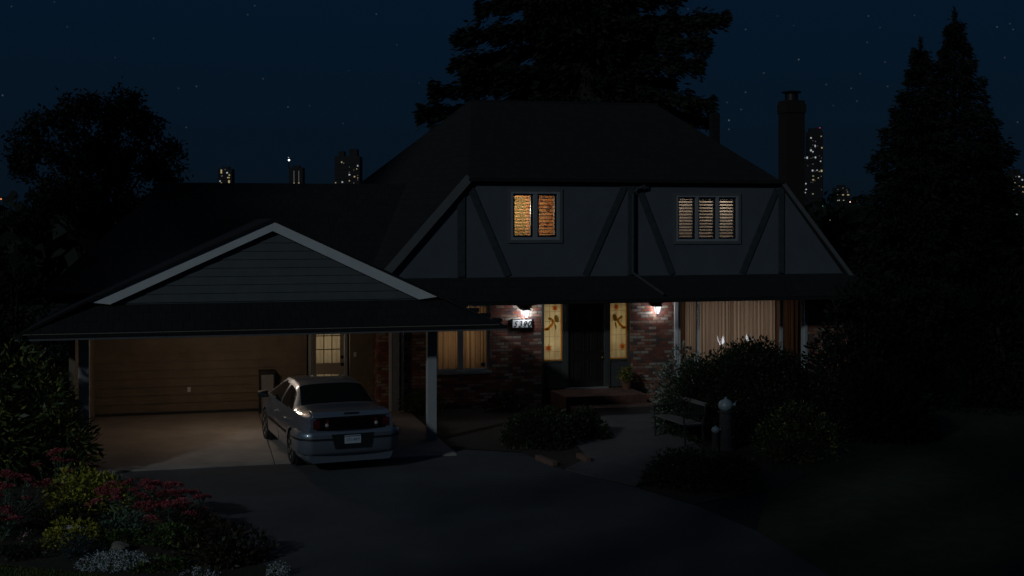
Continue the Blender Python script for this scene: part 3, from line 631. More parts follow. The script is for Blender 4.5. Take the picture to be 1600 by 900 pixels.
# ------------------------------------------------------------------ wall lanterns, number plate
M_lglass = emit('lantern_glass_glow', (.86, .93, 1.0), .62)
_t = M_lglass.node_tree; _tr = _t.nodes.new('ShaderNodeBsdfTransparent'); _tr.inputs[0].default_value = (.62, .62, .64, 1); _ad = _t.nodes.new('ShaderNodeAddShader')
_e = [n for n in _t.nodes if n.type == 'EMISSION'][0]; _o = [n for n in _t.nodes if n.type == 'OUTPUT_MATERIAL'][0]
_t.links.new(_e.outputs[0], _ad.inputs[0]); _t.links.new(_tr.outputs[0], _ad.inputs[1]); _t.links.new(_ad.outputs[0], _o.inputs[0])
def lantern(label, u, z, watts):
    l = thing('wall_lantern', label, 'lantern', W(u, -.001, z), YAW, 'wall lanterns beside the front door')
    y = -.125
    MB().box(-.05, .05, -.02, 0, -.02, .20).build('back_plate', M_black, l, bevel=.004)
    MB().tube([(0, -.02, .14), (0, -.06, .20), (0, -.09, .20), (0, -.125, .17)], .012, 8).build('arm', M_black, l, True)
    def fr(prof): return MB().lathe(prof, (0, y, 0), 4)
    fr([(.05, -.155), (.115, .035), (.115, .037)]).build('glass', M_lglass, l)
    fr([(.165, .04), (.15, .06), (.07, .125), (.03, .14), (.02, .17)]).build('cap', M_black, l)
    fr([(.006, -.215), (.016, -.205), (.012, -.19), (.036, -.172), (.045, -.157)]).build('finial', M_black, l)
    MB().lathe([(.012, -.02), (.03, -.01), (.034, .01), (.02, .034)], (0, y, 0), 12).build('bulb', emit('bulb_glow', (.95, .97, 1), 1.0), l, True)
    fb = MB()
    for k in range(4):
        a = 2*math.pi*(k+.5)/4
        fb.tube([(.052*math.cos(a), y+.052*math.sin(a), -.157), (.118*math.cos(a), y+.118*math.sin(a), .038)], .006, 6)
    fb.build('glazing_bar', M_black, l)
    p = bpy.data.lights.new('lantern_bulb', 'POINT'); p.energy = watts; p.color = (.93, .95, 1.0); p.shadow_soft_size = .045
    # bulbs shine through the panes: one small lamp in front of each side pane
    o = bpy.data.objects.new('lantern_bulb', p); col.objects.link(o); o.parent = l; o.location = (0, y+.005, -.05)
    return l
lantern('white lit wall lantern directly above the house number plate', -1.62, 2.41, 17)
lantern('white lit wall lantern on the brick beside the big curtained window', 1.91, 2.44, 12)
nb = thing('house_number_plate', 'white house number plate reading 5390 on the brick wall', 'sign', W(-1.695, -.001, 2.10), YAW)
MB().box(-.25, .25, -.03, 0, -.105, .105).build('plate', M_white, nb, bevel=.006)
b = frame(MB(), -.262, .262, -.117, .117, .012, -.034, 0); b.build('plate_rim', M_black, nb)
def text_mesh(s, size, m, parent, loc, shear=0, extr=.002, name='numerals', rot=(R(90), 0, 0), bold=0, sp=1):
    cu = bpy.data.curves.new('t', 'FONT'); cu.body = s; cu.size = size; cu.shear = shear; cu.extrude = extr; cu.align_x = 'CENTER'; cu.align_y = 'CENTER'; cu.offset = bold; cu.space_character = sp
    t = bpy.data.objects.new('t', cu); col.objects.link(t); bpy.context.view_layer.update()
    me = bpy.data.meshes.new_from_object(t.evaluated_get(bpy.context.evaluated_depsgraph_get())); bpy.data.objects.remove(t); me.materials.clear(); me.materials.append(m)
    o = bpy.data.objects.new(name, me); col.objects.link(o); o.parent = parent; o.location = loc; o.rotation_euler = rot; return o
text_mesh('5390', .20, M_black, nb, (0, -.0335, -.015), .3, .001, bold=.0015, sp=1.2)

# ------------------------------------------------------------------ the parked car (y forward from the rear axle, origin on the ground)
M_paint = mat('silver_paint', (.22, .26, .32), .38, metal=.5, noise=.04, nscale=2, coat=1)
M_cglass = mat('car_glass', (.010, .012, .014), .06, noise=0, spec=.6)
M_tyre = mat('tyre_rubber', (.016, .016, .017), .85, noise=.2)
M_rim = mat('alloy_rim', (.55, .56, .58), .3, metal=.9, noise=.05)
M_plast = mat('black_plastic', (.015, .015, .016), .5, noise=.15)
M_tail = mat('tail_panel', (.012, .004, .005), .15, noise=0, coat=.5)
M_redl = mat('red_lens', (.085, .005, .006), .12, noise=0, coat=.6)
M_clear = mat('clear_lens', (.55, .5, .5), .12, noise=0, coat=.5)
M_plate = mat('plate_white', (.55, .62, .70), .45, noise=.08, nscale=30)
M_navy = mat('plate_ink', (.03, .05, .12), .5, noise=0)
car = thing('parked_car', 'silver four door saloon parked nose in under the carport, seen from behind', 'car', (-3.42, 23.82, .0), R(21.5))
AX = 1.12
def ip(x, xs, ys): return float(np.interp(x, xs, ys))
def smooth_tab(xs, ys, n=400, k=9):
    X = np.linspace(xs[0], xs[-1], n); Y = np.interp(X, xs, ys); ker = np.ones(k)/k
    Yp = np.pad(Y, k//2, mode='edge'); return X, np.convolve(Yp, ker, 'valid')
T_top = smooth_tab([0, .06, .35, .95, 1.10, 1.72, 2.0, 2.5, 3.0, 3.25, 4.05, 4.2, 4.75, 5.0, 5.08], [1.06, 1.12, 1.14, 1.145, 1.16, 1.455, 1.48, 1.495, 1.47, 1.41, 1.08, 1.05, .92, .80, .70], 500, 17)
T_belt = smooth_tab([0, .3, 1.0, 3.0, 4.2, 4.8, 5.08], [.92, .97, .99, .98, .95, .81, .62], 400, 21)
T_wid = smooth_tab([0, .08, .25, .6, 1.2, 3.8, 4.4, 4.8, 5.0, 5.08], [.80, .85, .895, .92, .928, .925, .90, .84, .72, .62], 400, 9)
T_re = smooth_tab([0, .9, 1.2, 1.7, 2.2, 3.1, 3.5, 4.1, 4.4, 5.08], [.74, .74, .72, .64, .61, .61, .65, .74, .72, .50], 400, 25)   # half width at the roof edge / deck edge
T_rez = smooth_tab([0, .06, .35, .95, 1.12, 1.75, 2.1, 2.5, 3.0, 3.3, 4.05, 4.2, 4.8, 5.08], [1.02, 1.075, 1.09, 1.10, 1.11, 1.39, 1.43, 1.445, 1.42, 1.34, 1.05, 1.02, .86, .66], 500, 17)
def tb(T, y): return float(np.interp(y, T[0], T[1]))
ys = list(np.linspace(0.0, .3, 16)) + list(np.linspace(.32, 5.08, 170))
NS = 60
def section(y):
    w = tb(T_wid, y); bz = tb(T_belt, y); re = tb(T_re, y); rz = tb(T_rez, y); tz = tb(T_top, y)
    pts = []
    ctrl = [(w*.90, .20), (w*.975, .27), (w*.995, .42), (w, .60), (w*.985, .76), (w*.945, bz), ((w*.945+re)/2+.03, (bz+rz)/2), (re, rz), (re*.86, rz+(tz-rz)*.62), (re*.5, rz+(tz-rz)*.93), (0, tz)]
    # Catmull-Rom through the control points
    P = [Vector(c) for c in ctrl]; P = [P[0]*2-P[1]] + P + [Vector((-P[-2].x, P[-2].y))]
    seg = len(ctrl)-1; per = NS//seg
    for i in range(seg):
        p0, p1, p2, p3 = P[i:i+4]
        for k in range(per):
            t = k/per
            pts.append(.5*((2*p1) + (p2-p0)*t + (2*p0-5*p1+4*p2-p3)*t*t + (3*p1-p0-3*p2+p3)*t**3))
    pts.append(Vector(ctrl[-1])); return pts
secs = [section(y) for y in ys]; np_ = len(secs[0]); per = 6
V_ = []; 
for y, s_ in zip(ys, secs):
    full = [( p.x, y, p.y) for p in s_] + [(-p.x, y, p.y) for p in s_[-2::-1]]
    V_ += [(-x, yy-AX, z) for x, yy, z in full]
nf = 2*np_-1
faces = {'body': [], 'glass_side': [], 'rear_window': [], 'windscreen': []}
def inpoly(x, y, poly):
    r = False; j = len(poly)-1
    for i in range(len(poly)):
        if (poly[i][1] > y) != (poly[j][1] > y) and x < (poly[j][0]-poly[i][0])*(y-poly[i][1])/(poly[j][1]-poly[i][1])+poly[i][0]: r = not r
        j = i
    return r
side_w1 = [(1.25, 1.04), (2.32, 1.03), (2.32, 1.385), (1.95, 1.37), (1.60, 1.27)]
side_w2 = [(2.42, 1.03), (3.78, 1.04), (3.62, 1.11), (3.10, 1.35), (2.85, 1.39), (2.42, 1.39)]
whl = [(AX, .33), (AX+2.81, .33)]
for i in range(len(ys)-1):
    yc = (ys[i]+ys[i+1])/2
    for k in range(nf-1):
        a = i*nf+k; q = (a, a+1, a+nf+1, a+nf)
        c = [sum(V_[t][d] for t in q)/4 for d in range(3)]; z = c[2]; kk = k if k < np_-1 else nf-2-k
        if kk < 4*per and any(math.hypot(yc-wy, z-wz) < .375 for wy, wz in whl): continue
        reg = 'body'
        if kk >= 5*per-1 and kk < 7*per and (inpoly(yc, z, side_w1) or inpoly(yc, z, side_w2)): reg = 'glass_side'
        zt = tb(T_rez, yc)
        if 1.04 < yc < 1.74 and abs(c[0]) < tb(T_re, yc)-.02 and kk >= 7*per-1: reg = 'rear_window'
        if 3.26 < yc < 4.02 and abs(c[0]) < tb(T_re, yc)-.045 and kk >= 7*per-1: reg = 'windscreen'
        faces[reg].append(q)
faces['body'].append(tuple(range(nf))); faces['body'].append(tuple((len(ys)-1)*nf+k for k in range(nf)))
def sub(name, fs, m):
    ids = sorted({i for f in fs for i in f}); mp = {i: n for n, i in enumerate(ids)}
    return MB().add([V_[i] for i in ids], [tuple(mp[i] for i in f) for f in fs]).build(name, m, car, True)
sub('body', faces['body'], M_paint); sub('side_window', [f for f in faces['glass_side'] if V_[f[0]][0] < 0], M_cglass); sub('side_window', [f for f in faces['glass_side'] if V_[f[0]][0] > 0], M_cglass); sub('rear_window', faces['rear_window'], M_cglass); sub('windscreen', faces['windscreen'], M_cglass)
MB().box(-.78, .78, -.95, 3.8, .16, .30).build('underbody', M_plast, car)
for wy in (0, 2.81):
    for sg in (-1, 1): MB().tube([(sg*.5, wy, .33), (sg*.86, wy, .33)], .40, 28).build('wheel_well', M_plast, car)
# rear plan curve for wrap-round parts
def plan(off=0, wrap=.55, n=28, flat=1.0):
    pts = []
    for y in np.linspace(wrap, .10, 8): pts.append((-tb(T_wid, y)-off, y-AX))
    for t in np.linspace(-.78, .78, n): pts.append((t*1.0, -off - .045*(1-(abs(t)/.80)**2.5) + .035 - AX))
    for y in np.linspace(.10, wrap, 8): pts.append((tb(T_wid, y)+off, y-AX))
    return pts
def sweep(name, prof, m, wrap=.55, rng_=None, parent=car):
    """prof: list of (offset outwards, z) closed"""
    lines = []
    for off, z in prof:
        p = plan(off, wrap)
        if rng_: p = [q for q in p if rng_[0] <= q[0] <= rng_[1]]
        lines.append([(x, y, z) for x, y in p])
    n = len(lines[0]); m_ = len(prof); vs = [q for l in lines for q in l]; fs = []
    for j in range(m_):
        for i in range(n-1): fs.append((j*n+i, j*n+i+1, ((j+1) % m_)*n+i+1, ((j+1) % m_)*n+i))
    fs.append(tuple(j*n for j in range(m_))); fs.append(tuple(j*n+n-1 for j in range(m_)))
    return MB().add(vs, fs).build(name, m, parent, True)
bump = sweep('rear_bumper', [(0, .34), (.05, .36), (.08, .40), (.085, .56), (.10, .66), (.105, .73), (.06, .775), (0, .775)], M_paint, .62)
sweep('bumper_strip', [(.09, .625), (.106, .63), (.106, .66), (.09, .665)], M_plast, .60, parent=bump)
tl = sweep('tail_panel', [(0, .79), (.018, .80), (.02, 1.02), (0, 1.035)], M_tail, .13, (-.745, .745))
for sg in (-1, 1):
    for c0, c1, m in ((.42, .54, M_redl), (.60, .74, M_redl)):
        r_ = (min(sg*c0, sg*c1), max(sg*c0, sg*c1))
        sweep('tail_light', [(.028, .83), (.036, .84), (.036, .985), (.028, .995)], m, .3, r_, parent=tl)
    o = MB().lathe([(.035, 0), (.03, .012), (.012, .018)], (0, 0, 0), 14).build('reverse_light', M_clear, tl); o.location = (sg*.47, -AX-.040, .90); o.rotation_euler = (R(90), 0, 0)
dk = MB(); dk.prism([(-.75, -.025-AX, 1.04), (.75, -.025-AX, 1.04), (.73, .04-AX, 1.135), (-.73, .04-AX, 1.135)], (0, .30, .012)); dk.build('boot_lip', M_paint, car, True, bevel=.02)
MB().prism([(-.14, -.004-AX, 1.085), (.14, -.004-AX, 1.085), (.14, .018-AX, 1.115), (-.14, .018-AX, 1.115)], (0, -.006, .002)).build('brake_light', M_plast, car)
# emblem area on the tail panel stays plain; licence plate in its recess
MB().prism([(-.40, -AX-.115, .735), (.40, -AX-.115, .735), (.33, -AX-.115, .47), (-.33, -AX-.115, .47)], (0, .08, 0)).build('plate_recess', M_plast, bump)
lpz = MB().box(-.155, .155, -AX-.127, -AX-.116, .555, .71).build('licence_plate', M_plate, bump, bevel=.003)
text_mesh('171-AK7', .068, M_navy, lpz, (0, -AX-.1285, .625), 0, .001, 'plate_characters', sp=1.05)
MB().box(-.15, .15, -AX-.1285, -AX-.1271, .685, .70).build('plate_heading', M_navy, lpz)
# side mouldings, door gaps, handles
for sg in (-1, 1):
    pts = [(sg*(tb(T_wid, y)+.006), y-AX) for y in np.linspace(1.55, 3.52, 20)]
    vs = [(x, y, z) for z in (.54, .60) for x, y in pts] + [(x-sg*.03, y, z) for z in (.54, .60) for x, y in pts]; n = 20
    fs = [(i, i+1, n+i+1, n+i) for i in range(n-1)] + [(n+i, n+i+1, 3*n+i+1, 3*n+i) for i in range(n-1)] + [(i, i+1, 2*n+i+1, 2*n+i) for i in range(n-1)]
    MB().add(vs, fs).build('side_moulding', M_plast, car)
    for y in (2.37, 3.60, 1.33):
        w_ = tb(T_wid, y); b = MB().tube([(sg*(w_*.99), y-AX, .30), (sg*(w_+.001), y-AX, .58), (sg*w_*.972, y-AX, .80), (sg*w_*.945, y-AX, .92)], .005, 5); b.build('door_gap', M_plast, car)
    for y in (1.50, 2.55): MB().box(min(sg*.90, sg*.945), max(sg*.90, sg*.945), y-AX, y+.20-AX, .80, .835).build('door_handle', M_paint, car, bevel=.01)
    mi = MB(); mi.prism([(sg*.90, 3.52-AX, .97), (sg*1.13, 3.46-AX, .98), (sg*1.13, 3.46-AX, 1.10), (sg*.93, 3.50-AX, 1.12)], (0, .16, 0)); mo = mi.build('wing_mirror', M_plast, car, True, bevel=.02)
    MB().prism([(sg*.95, 3.452-AX+.04, .99), (sg*1.11, 3.452-AX, .995), (sg*1.11, 3.452-AX, 1.085), (sg*.95, 3.452-AX+.04, 1.10)], (0, .004, 0)).build('mirror_glass', M_cglass, mo)
    for y in (4.72,):
        MB().box(min(sg*.52, sg*.80), max(sg*.52, sg*.80), y+.24-AX, y+.30-AX, .60, .72).build('headlight', M_clear, car, bevel=.02)
def wheel_proto():
    prof = [(.225, -.10), (.30, -.105), (.325, -.085), (.332, -.04), (.332, .04), (.325, .085), (.30, .105), (.225, .10)]
    w = MB().lathe(prof, n=36).build('wheel', M_tyre, car, True)
    b = MB(); b.lathe([(.222, .095), (.20, .10), (.19, .07), (.18, .02)], n=32)
    for k in range(6):
        a = 2*math.pi*k/6; ca, sa = math.cos(a), math.sin(a)
        b.prism([(ca*.03-sa*.03, sa*.03+ca*.03, .075), (ca*.21-sa*.045, sa*.21+ca*.045, .085), (ca*.21+sa*.045, sa*.21-ca*.045, .085), (ca*.03+sa*.03, sa*.03-ca*.03, .075)], (0, 0, .018))
    b.lathe([(.06, .08), (.055, .10), (.02, .105)], n=20); b.build('rim', M_rim, w, True); return w
w0 = wheel_proto()
for i, (x, y, sg) in enumerate(((-.82, 0, -1), (.82, 0, 1), (-.82, 2.81, -1), (.82, 2.81, 1))):
    o = w0 if i == 0 else copy_tree(w0, car)
    o.location = (x, y, .332); o.rotation_euler = (0, R(90)*sg, 0)
# framed bin leaning by the carport wall, seen past the wing mirror
fb = thing('storage_bin', 'dark framed bin with pale grey front against the brown carport wall', 'bin', W(-8.0, .45, .035), YAW)
frame(MB(), -.19, .19, 0, .98, .045, -.17, .2).build('frame', M_plast, fb, bevel=.01); MB().box(-.145, .145, -.15, .19, .045, .935).build('front_panel', mat('bin_grey', (.26, .27, .27), .6), fb)
MB().box(-.2, .2, -.18, .21, .982, 1.02).build('lid', M_plast, fb, bevel=.01)

# ------------------------------------------------------------------ plants
def shrub(name, label, cat, x, y, rx, ry, h, n, size, m, lumps=16, aspect=.5, seed=1, group=None, up=.3, z=.016, flowers=None, outward=True, droop=0):
    t = thing(name, label, cat, (x, y, z), 0, group)
    P, d = mound_points(n, rx, ry, h, lumps, seed=seed)
    V, F = leaves(P, size, aspect, up, dirs=d if outward else None, droop=droop); mesh_np('foliage', V, F, m, t)
    b = MB(); r = random.Random(seed)
    for k in range(7):
        a = r.uniform(0, 6.3); e = (math.cos(a)*rx*r.uniform(.2, .6), math.sin(a)*ry*r.uniform(.2, .6), h*r.uniform(.45, .8))
        b.tube([(e[0]*.1, e[1]*.1, 0), (e[0]*.5, e[1]*.5, e[2]*.6), e], [.025*h+.004, .015*h+.003, .004], 5)
    b.build('stems', M_bark, t)
    if flowers:
        fm, fn, fs, fz, fname = flowers
        P2, d2 = mound_points(fn*4, rx*1.06, ry*1.06, h*1.08, lumps, shell=.95, seed=seed); sel = P2[P2[:, 2] > h*fz][:fn]
        Vs = [leaves(np.repeat(sel, 6, 0) + rng.normal(size=(len(sel)*6, 3))*fs*.35, fs, .8, 1.0)]
        V, F = join_np(Vs); mesh_np(fname, V, F, fm, t)
    return t
# left bed
shrub('rhododendron_bush', 'tall broad leaved bush with some yellowing leaves left of the carport', 'bush', -9.35, 22.6, 1.55, 1.5, 2.45, 8000, .18, G_rhodo, 20, .30, 3, droop=.25)
shrub('rhododendron_bush', 'low loose leafy bush under the tall yellowing bush at the carport edge', 'bush', -8.35, 22.3, .75, .8, 1.25, 1700, .15, G_rhodo, 10, .30, 4, droop=.25)
def floret_head(seed):
    r = np.random.default_rng(seed); n = 260
    a = r.uniform(0, 6.283, n); q = np.sqrt(r.uniform(0, 1, n)); P = np.stack([np.cos(a)*q*.115, np.sin(a)*q*.115, .035*(1-q*q)+r.normal(size=n)*.006], 1)
    d = np.tile([0, 0, .6], (n, 1)) + P*6; return leaves(P, .024, .8, 1.0, dirs=d)
hV, hF = floret_head(2)
head_mesh = mesh_np('flower_head', hV, hF, G_maroon); head_me = head_mesh.data; bpy.data.objects.remove(head_mesh)
def sedum(label, x, y, r, h, nh, seed, z=.016):
    t = thing('sedum_plant', label, 'flowering plant', (x, y, z), 0, 'maroon sedums in the flower bed'); q = random.Random(seed); b = MB(); LP = []; LD = []
    for k in range(nh):
        a = 2.4*k+q.uniform(-.3, .3); rr = r*math.sqrt((k+.5)/nh); e = Vector((rr*math.cos(a), rr*math.sin(a), h*(1-.35*(rr/r)**2)+q.uniform(-.05, .05)))
        b.tube([(e.x*.2, e.y*.2, 0), (e.x*.8, e.y*.8, e.z*.6), e], .006, 5)
        o = bpy.data.objects.new('flower_head', head_me); col.objects.link(o); o.parent = t; o.location = e; o.scale = [q.uniform(.7, 1.25)]*2+[q.uniform(.8, 1.3)]; o.rotation_euler = (q.uniform(-.35, .35), q.uniform(-.35, .35), q.uniform(0, 6))
        for i in range(14):
            s_ = q.uniform(.25, .95); LP.append((e.x*(.2+.8*s_), e.y*(.2+.8*s_), e.z*s_)); an = q.uniform(0, 6.3); LD.append((math.cos(an), math.sin(an), .35))
    b.build('stems', mat('sedum_stem', (.09, .13, .07), .7) if 'sedum_stem' not in bpy.data.materials else bpy.data.materials['sedum_stem'], t)
    V, F = leaves(np.array(LP), .075, .5, .6, dirs=np.array(LD)); mesh_np('foliage', V, F, G_sage, t); return t
sedum('maroon flat headed sedum at the left edge beside the upper yellow shrub', -7.95, 19.2, .75, .62, 22, 1)
sedum('tallest sedum with two dusky heads above the upper yellow shrub', -7.7, 20.6, .35, .75, 6, 2)
sedum('wide maroon sedum in the middle of the bed with pale leaves below', -5.75, 18.7, .72, .62, 24, 3)
sedum('dark maroon sedum leaning over the driveway edge', -5.15, 18.9, .38, .52, 9, 4)
sedum('small dark sedum low at the left edge', -7.5, 17.75, .35, .42, 7, 5)
sedum('low sedum with rusty heads hanging over the bronze shrub', -5.05, 18.15, .42, .45, 10, 6)
YG = 'yellow shrubs in the flower bed'
shrub('golden_shrub', 'larger yellow leaved shrub between the maroon sedums', 'shrub', -6.9, 19.7, .85, .65, .74, 3400, .062, G_yellow, 14, .6, 21, YG)
shrub('golden_shrub', 'smaller yellow leaved shrub in front of the stone', 'shrub', -6.35, 17.6, .48, .4, .42, 1500, .055, G_yellow, 10, .6, 22, YG)
shrub('sage_plant', 'pale green sage like plant under the wide maroon sedum', 'plant', -5.75, 18.0, .42, .35, .45, 900, .065, G_sage, 10, .5, 23)
shrub('sage_plant', 'pale green sage like plant at the left edge of the bed', 'plant', -7.75, 18.2, .4, .35, .42, 700, .065, G_sage, 9, .5, 24)
shrub('leafy_plant', 'mid green leafy plant between the wide sedum and the bronze shrub', 'plant', -5.0, 17.35, .55, .42, .40, 1500, .06, G_green, 10, .5, 25)
shrub('leafy_plant', 'dark green leafy plant behind the smaller yellow shrub', 'plant', -6.9, 18.7, .55, .45, .36, 1200, .06, G_dark, 10, .5, 26)
shrub('lavender_mound', 'blue grey low mound behind the white flowers', 'plant', -6.1, 17.0, .42, .30, .30, 1700, .05, G_bluegrey, 9, .22, 27)
shrub('bronze_shrub', 'bronze leaved low shrub on the edge of the driveway', 'shrub', -4.05, 16.9, .72, .6, .52, 2400, .065, G_bronze, 13, .55, 28)
shrub('bronze_shrub', 'small dark bronze shrub nearest the driveway corner of the bed', 'shrub', -4.7, 18.05, .45, .45, .42, 1100, .06, G_bronze, 9, .55, 29)
for i, (x, y, m_, l_) in enumerate(((-6.75, 16.95, G_dark, 'low dark green cover plant on the lawn edge left of the blue grey mound'), (-7.5, 17.1, G_green, 'low green cover plant at the lawn edge near the picture corner'), (-4.75, 16.35, G_green, 'low green cover plant right of the broad white flower mound'), (-5.7, 17.6, G_green, 'green cover plant just behind the tan flat stone'))):
    shrub('cover_plant', l_, 'plant', x, y, .42, .26, .2, 700, .05, m_, 9, .5, 90+i)
AG = 'mounds of white flowers in the flower bed'
def alyssum(label, x, y, rx, ry, h, n, seed):
    t = shrub('alyssum_mound', label, 'flowers', x, y, rx, ry, h, int(n*1.2), .035, G_green, 10, .5, seed, AG)
    P, d = mound_points(n, rx*1.05, ry*1.05, h*1.12, 22, shell=.9, seed=seed)
    Pp = np.repeat(P, 7, 0) + rng.normal(size=(n*7, 3))*.016
    V, F = leaves(Pp, .018, .9, 1.2); mesh_np('blossom', V, F, G_white, t); return t
alyssum('broad white flower mound on the lawn edge of the bed', -5.35, 16.42, .56, .26, .20, 460, 41)
alyssum('white flower tuft behind the larger yellow shrub', -7.0, 21.2, .26, .22, .28, 140, 42)
alyssum('white flower tuft at the bottom edge beside the driveway', -3.1, 16.1, .17, .14, .16, 90, 43)
alyssum('small sparse white flowers below the bronze shrub', -4.15, 16.05, .26, .12, .10, 40, 44)
shrub('pink_flower', 'small pink flower on thin stems left of the smaller yellow shrub', 'flower', -6.85, 17.35, .2, .18, .30, 160, .05, G_green, 6, .4, 45, flowers=(G_pink, 6, .04, .5, 'blossom'))
def rock(label, x, y, s, seed, m=M_stone):
    r = random.Random(seed); b = MB(); bm = bmesh.new(); bmesh.ops.create_icosphere(bm, subdivisions=3, radius=1)
    for v in bm.verts:
        n = 1+.18*math.sin(3*v.co.x+seed)+.12*math.sin(5*v.co.y+2*seed); v.co = Vector((v.co.x*s[0]*n, v.co.y*s[1]*n, max(-.3, v.co.z)*s[2]*n))
    me = bpy.data.meshes.new('garden_stone'); bm.to_mesh(me); bm.free(); me.materials.append(m)
    for p in me.polygons: p.use_smooth = True
    o = bpy.data.objects.new('garden_stone', me); col.objects.link(o); o.location = (x, y, .05+s[2]*.3); return tag(o, label, 'stone', 'stones in the flower bed')
rock('tan flat stone in the bed behind the broad white flower mound', -5.55, 17.25, (.14, .1, .07), 3)
M_pale = mat('pale_stone', (.42, .42, .44), .8, noise=.3, nscale=12)
rock('pale grey stone in front of the larger yellow shrub', -6.60, 18.3, (.12, .09, .07), 5, M_pale)
rock('white stone right beside the pale grey stone', -6.36, 18.25, (.10, .08, .06), 7, M_pale)
# right side
shrub('rounded_shrub', 'large dark rounded shrub below the big curtained window', 'shrub', 5.25, 26.4, 2.15, 1.3, 2.18, 52000, .075, G_dark, 40, .5, 51)
shrub('variegated_shrub', 'pale edged shrub between the bench and the right lantern', 'shrub', 3.95, 28.2, .72, .7, 1.85, 5200, .085, G_varie, 14, .5, 52)
shrub('low_hedge', 'low green hedge mound in front of the brick steps', 'hedge', .55, 25.5, 1.05, .85, .78, 9000, .065, G_dark, 24, .5, 53)
shrub('low_hedge', 'smaller low green mound between the hedge and the walkway', 'hedge', 1.55, 26.3, .62, .6, .62, 5000, .065, G_dark, 14, .5, 54)
shrub('low_hedge', 'spreading low shrub on the right side of the walkway entrance', 'hedge', 3.4, 21.6, 1.15, .8, .66, 9000, .06, G_dark, 22, .5, 55)
shrub('leafy_plant', 'taller loose shrub with a few yellow leaves behind the stone pillars', 'shrub', 5.6, 24.0, 1.0, .8, 1.15, 3200, .07, G_rhodo, 14, .4, 56)
shrub('foundation_shrub', 'low shrub against the brick below the left window', 'shrub', -2.05, 29.5, .8, .4, .62, 1900, .06, G_green, 12, .5, 57)
shrub('foundation_shrub', 'low dark shrub beside the steps below the house number', 'shrub', -.2, 29.9, .6, .4, .5, 1300, .06, G_dark, 10, .5, 58)
for i, (x, y, rx, h) in enumerate(((9.0, 31.0, 1.8, 3.0), (12.5, 30.5, 2.2, 3.6), (8.0, 26.5, 1.3, 1.6), (15.5, 31, 2.2, 4.2))):
    shrub('garden_bush', ['dark bush at the right end of the house', 'wide dark bush in front of the twin conifers', 'dark bush on the lawn right of the rounded shrub', 'dark bush at the right edge of the picture'][i], 'bush', x, y, rx, 1.3, h, 7000, .14, G_conifer, 18, .5, 60+i)
# potted flowers on the landing
pt = thing('potted_flowers', 'pot of yellow and orange flowers beside the front door', 'plant pot', W(.98, -.38, .40), YAW)
MB().lathe([(.10, 0), (.15, .22), (.165, .22), (.165, .26), (.14, .26), (.13, .2)], n=20).build('pot', mat('terracotta', (.16, .07, .04), .85), pt, True)
P, d = mound_points(420, .26, .24, .34, 9, seed=71); P[:, 2] += .24; V, F = leaves(P, .06, .45, .3, dirs=d); mesh_np('foliage', V, F, G_green, pt)
P, d = mound_points(70, .27, .25, .36, 9, shell=.95, seed=71); P[:, 2] += .25; V, F = leaves(np.repeat(P, 6, 0)+rng.normal(size=(420, 3))*.012, .035, .8, 1); mesh_np('blossom', V, F, G_gold, pt)
# edging bricks by the hedge
def edging(label, x, y, rz, l):
    b = MB()
    for k in range(3): b.box(-l/2+k*l/3+.004, -l/2+(k+1)*l/3-.004, -.055, .055, 0, .10)
    o = b.build('edging_brick', mat('edging_red', (.15, .09, .07), .85) if 'edging_red' not in bpy.data.materials else bpy.data.materials['edging_red'], bevel=.008); o.location = (x, y, .016); o.rotation_euler = (0, 0, rz); return tag(o, label, 'edging')
edging('pinkish brick edging at the driveway corner of the low hedge', .66, 23.5, R(-64), .75)
edging('pale brick edging between the low hedge and the walkway', 1.40, 23.8, R(-70), .5)
# bench
bn = thing('garden_bench', 'dark metal garden bench with pale seat edge beside the walkway', 'bench', (3.32, 25.75, .03), math.atan2(-1.35, .51))
M_iron = mat('bench_iron', (.025, .025, .027), .5, metal=.2); M_bslat = mat('bench_slat', (.13, .125, .12), .6)
for x in (-.66, .66):
    b = MB(); b.tube([(x, .03, 0), (x, .02, .44)], .022, 8); b.tube([(x, .46, 0), (x, .44, .42), (x, .52, .86)], .022, 8); b.tube([(x, .0, .42), (x, .46, .42)], .018, 8); b.tube([(x, -.02, .64), (x, .2, .66), (x, .49, .64)], .022, 8); b.tube([(x, .01, .44), (x, -.01, .64)], .016, 8)
    b.build('end_frame', M_iron, bn, True)
b = MB()
for k in range(5): b.box(-.66, .66, .0+k*.095, .08+k*.095, .44, .465)
b.build('seat', M_bslat, bn, bevel=.006)
bb = MB(); bb.prism([(-.66, .50, .80), (.66, .50, .80), (.66, .52, .88), (-.66, .52, .88)], (0, .03, 0)); bb.build('top_rail', M_bslat, bn, bevel=.006)
b = MB()
for k in range(13):
    x0 = -.62+k*.095; b.tube([(x0, .465, .50), (x0+.09, .505, .80)], .008, 5); b.tube([(x0+.09, .465, .50), (x0, .505, .80)], .008, 5)
b.tube([(-.66, .462, .50), (.66, .462, .50)], .014, 6); b.build('back_lattice', M_iron, bn)
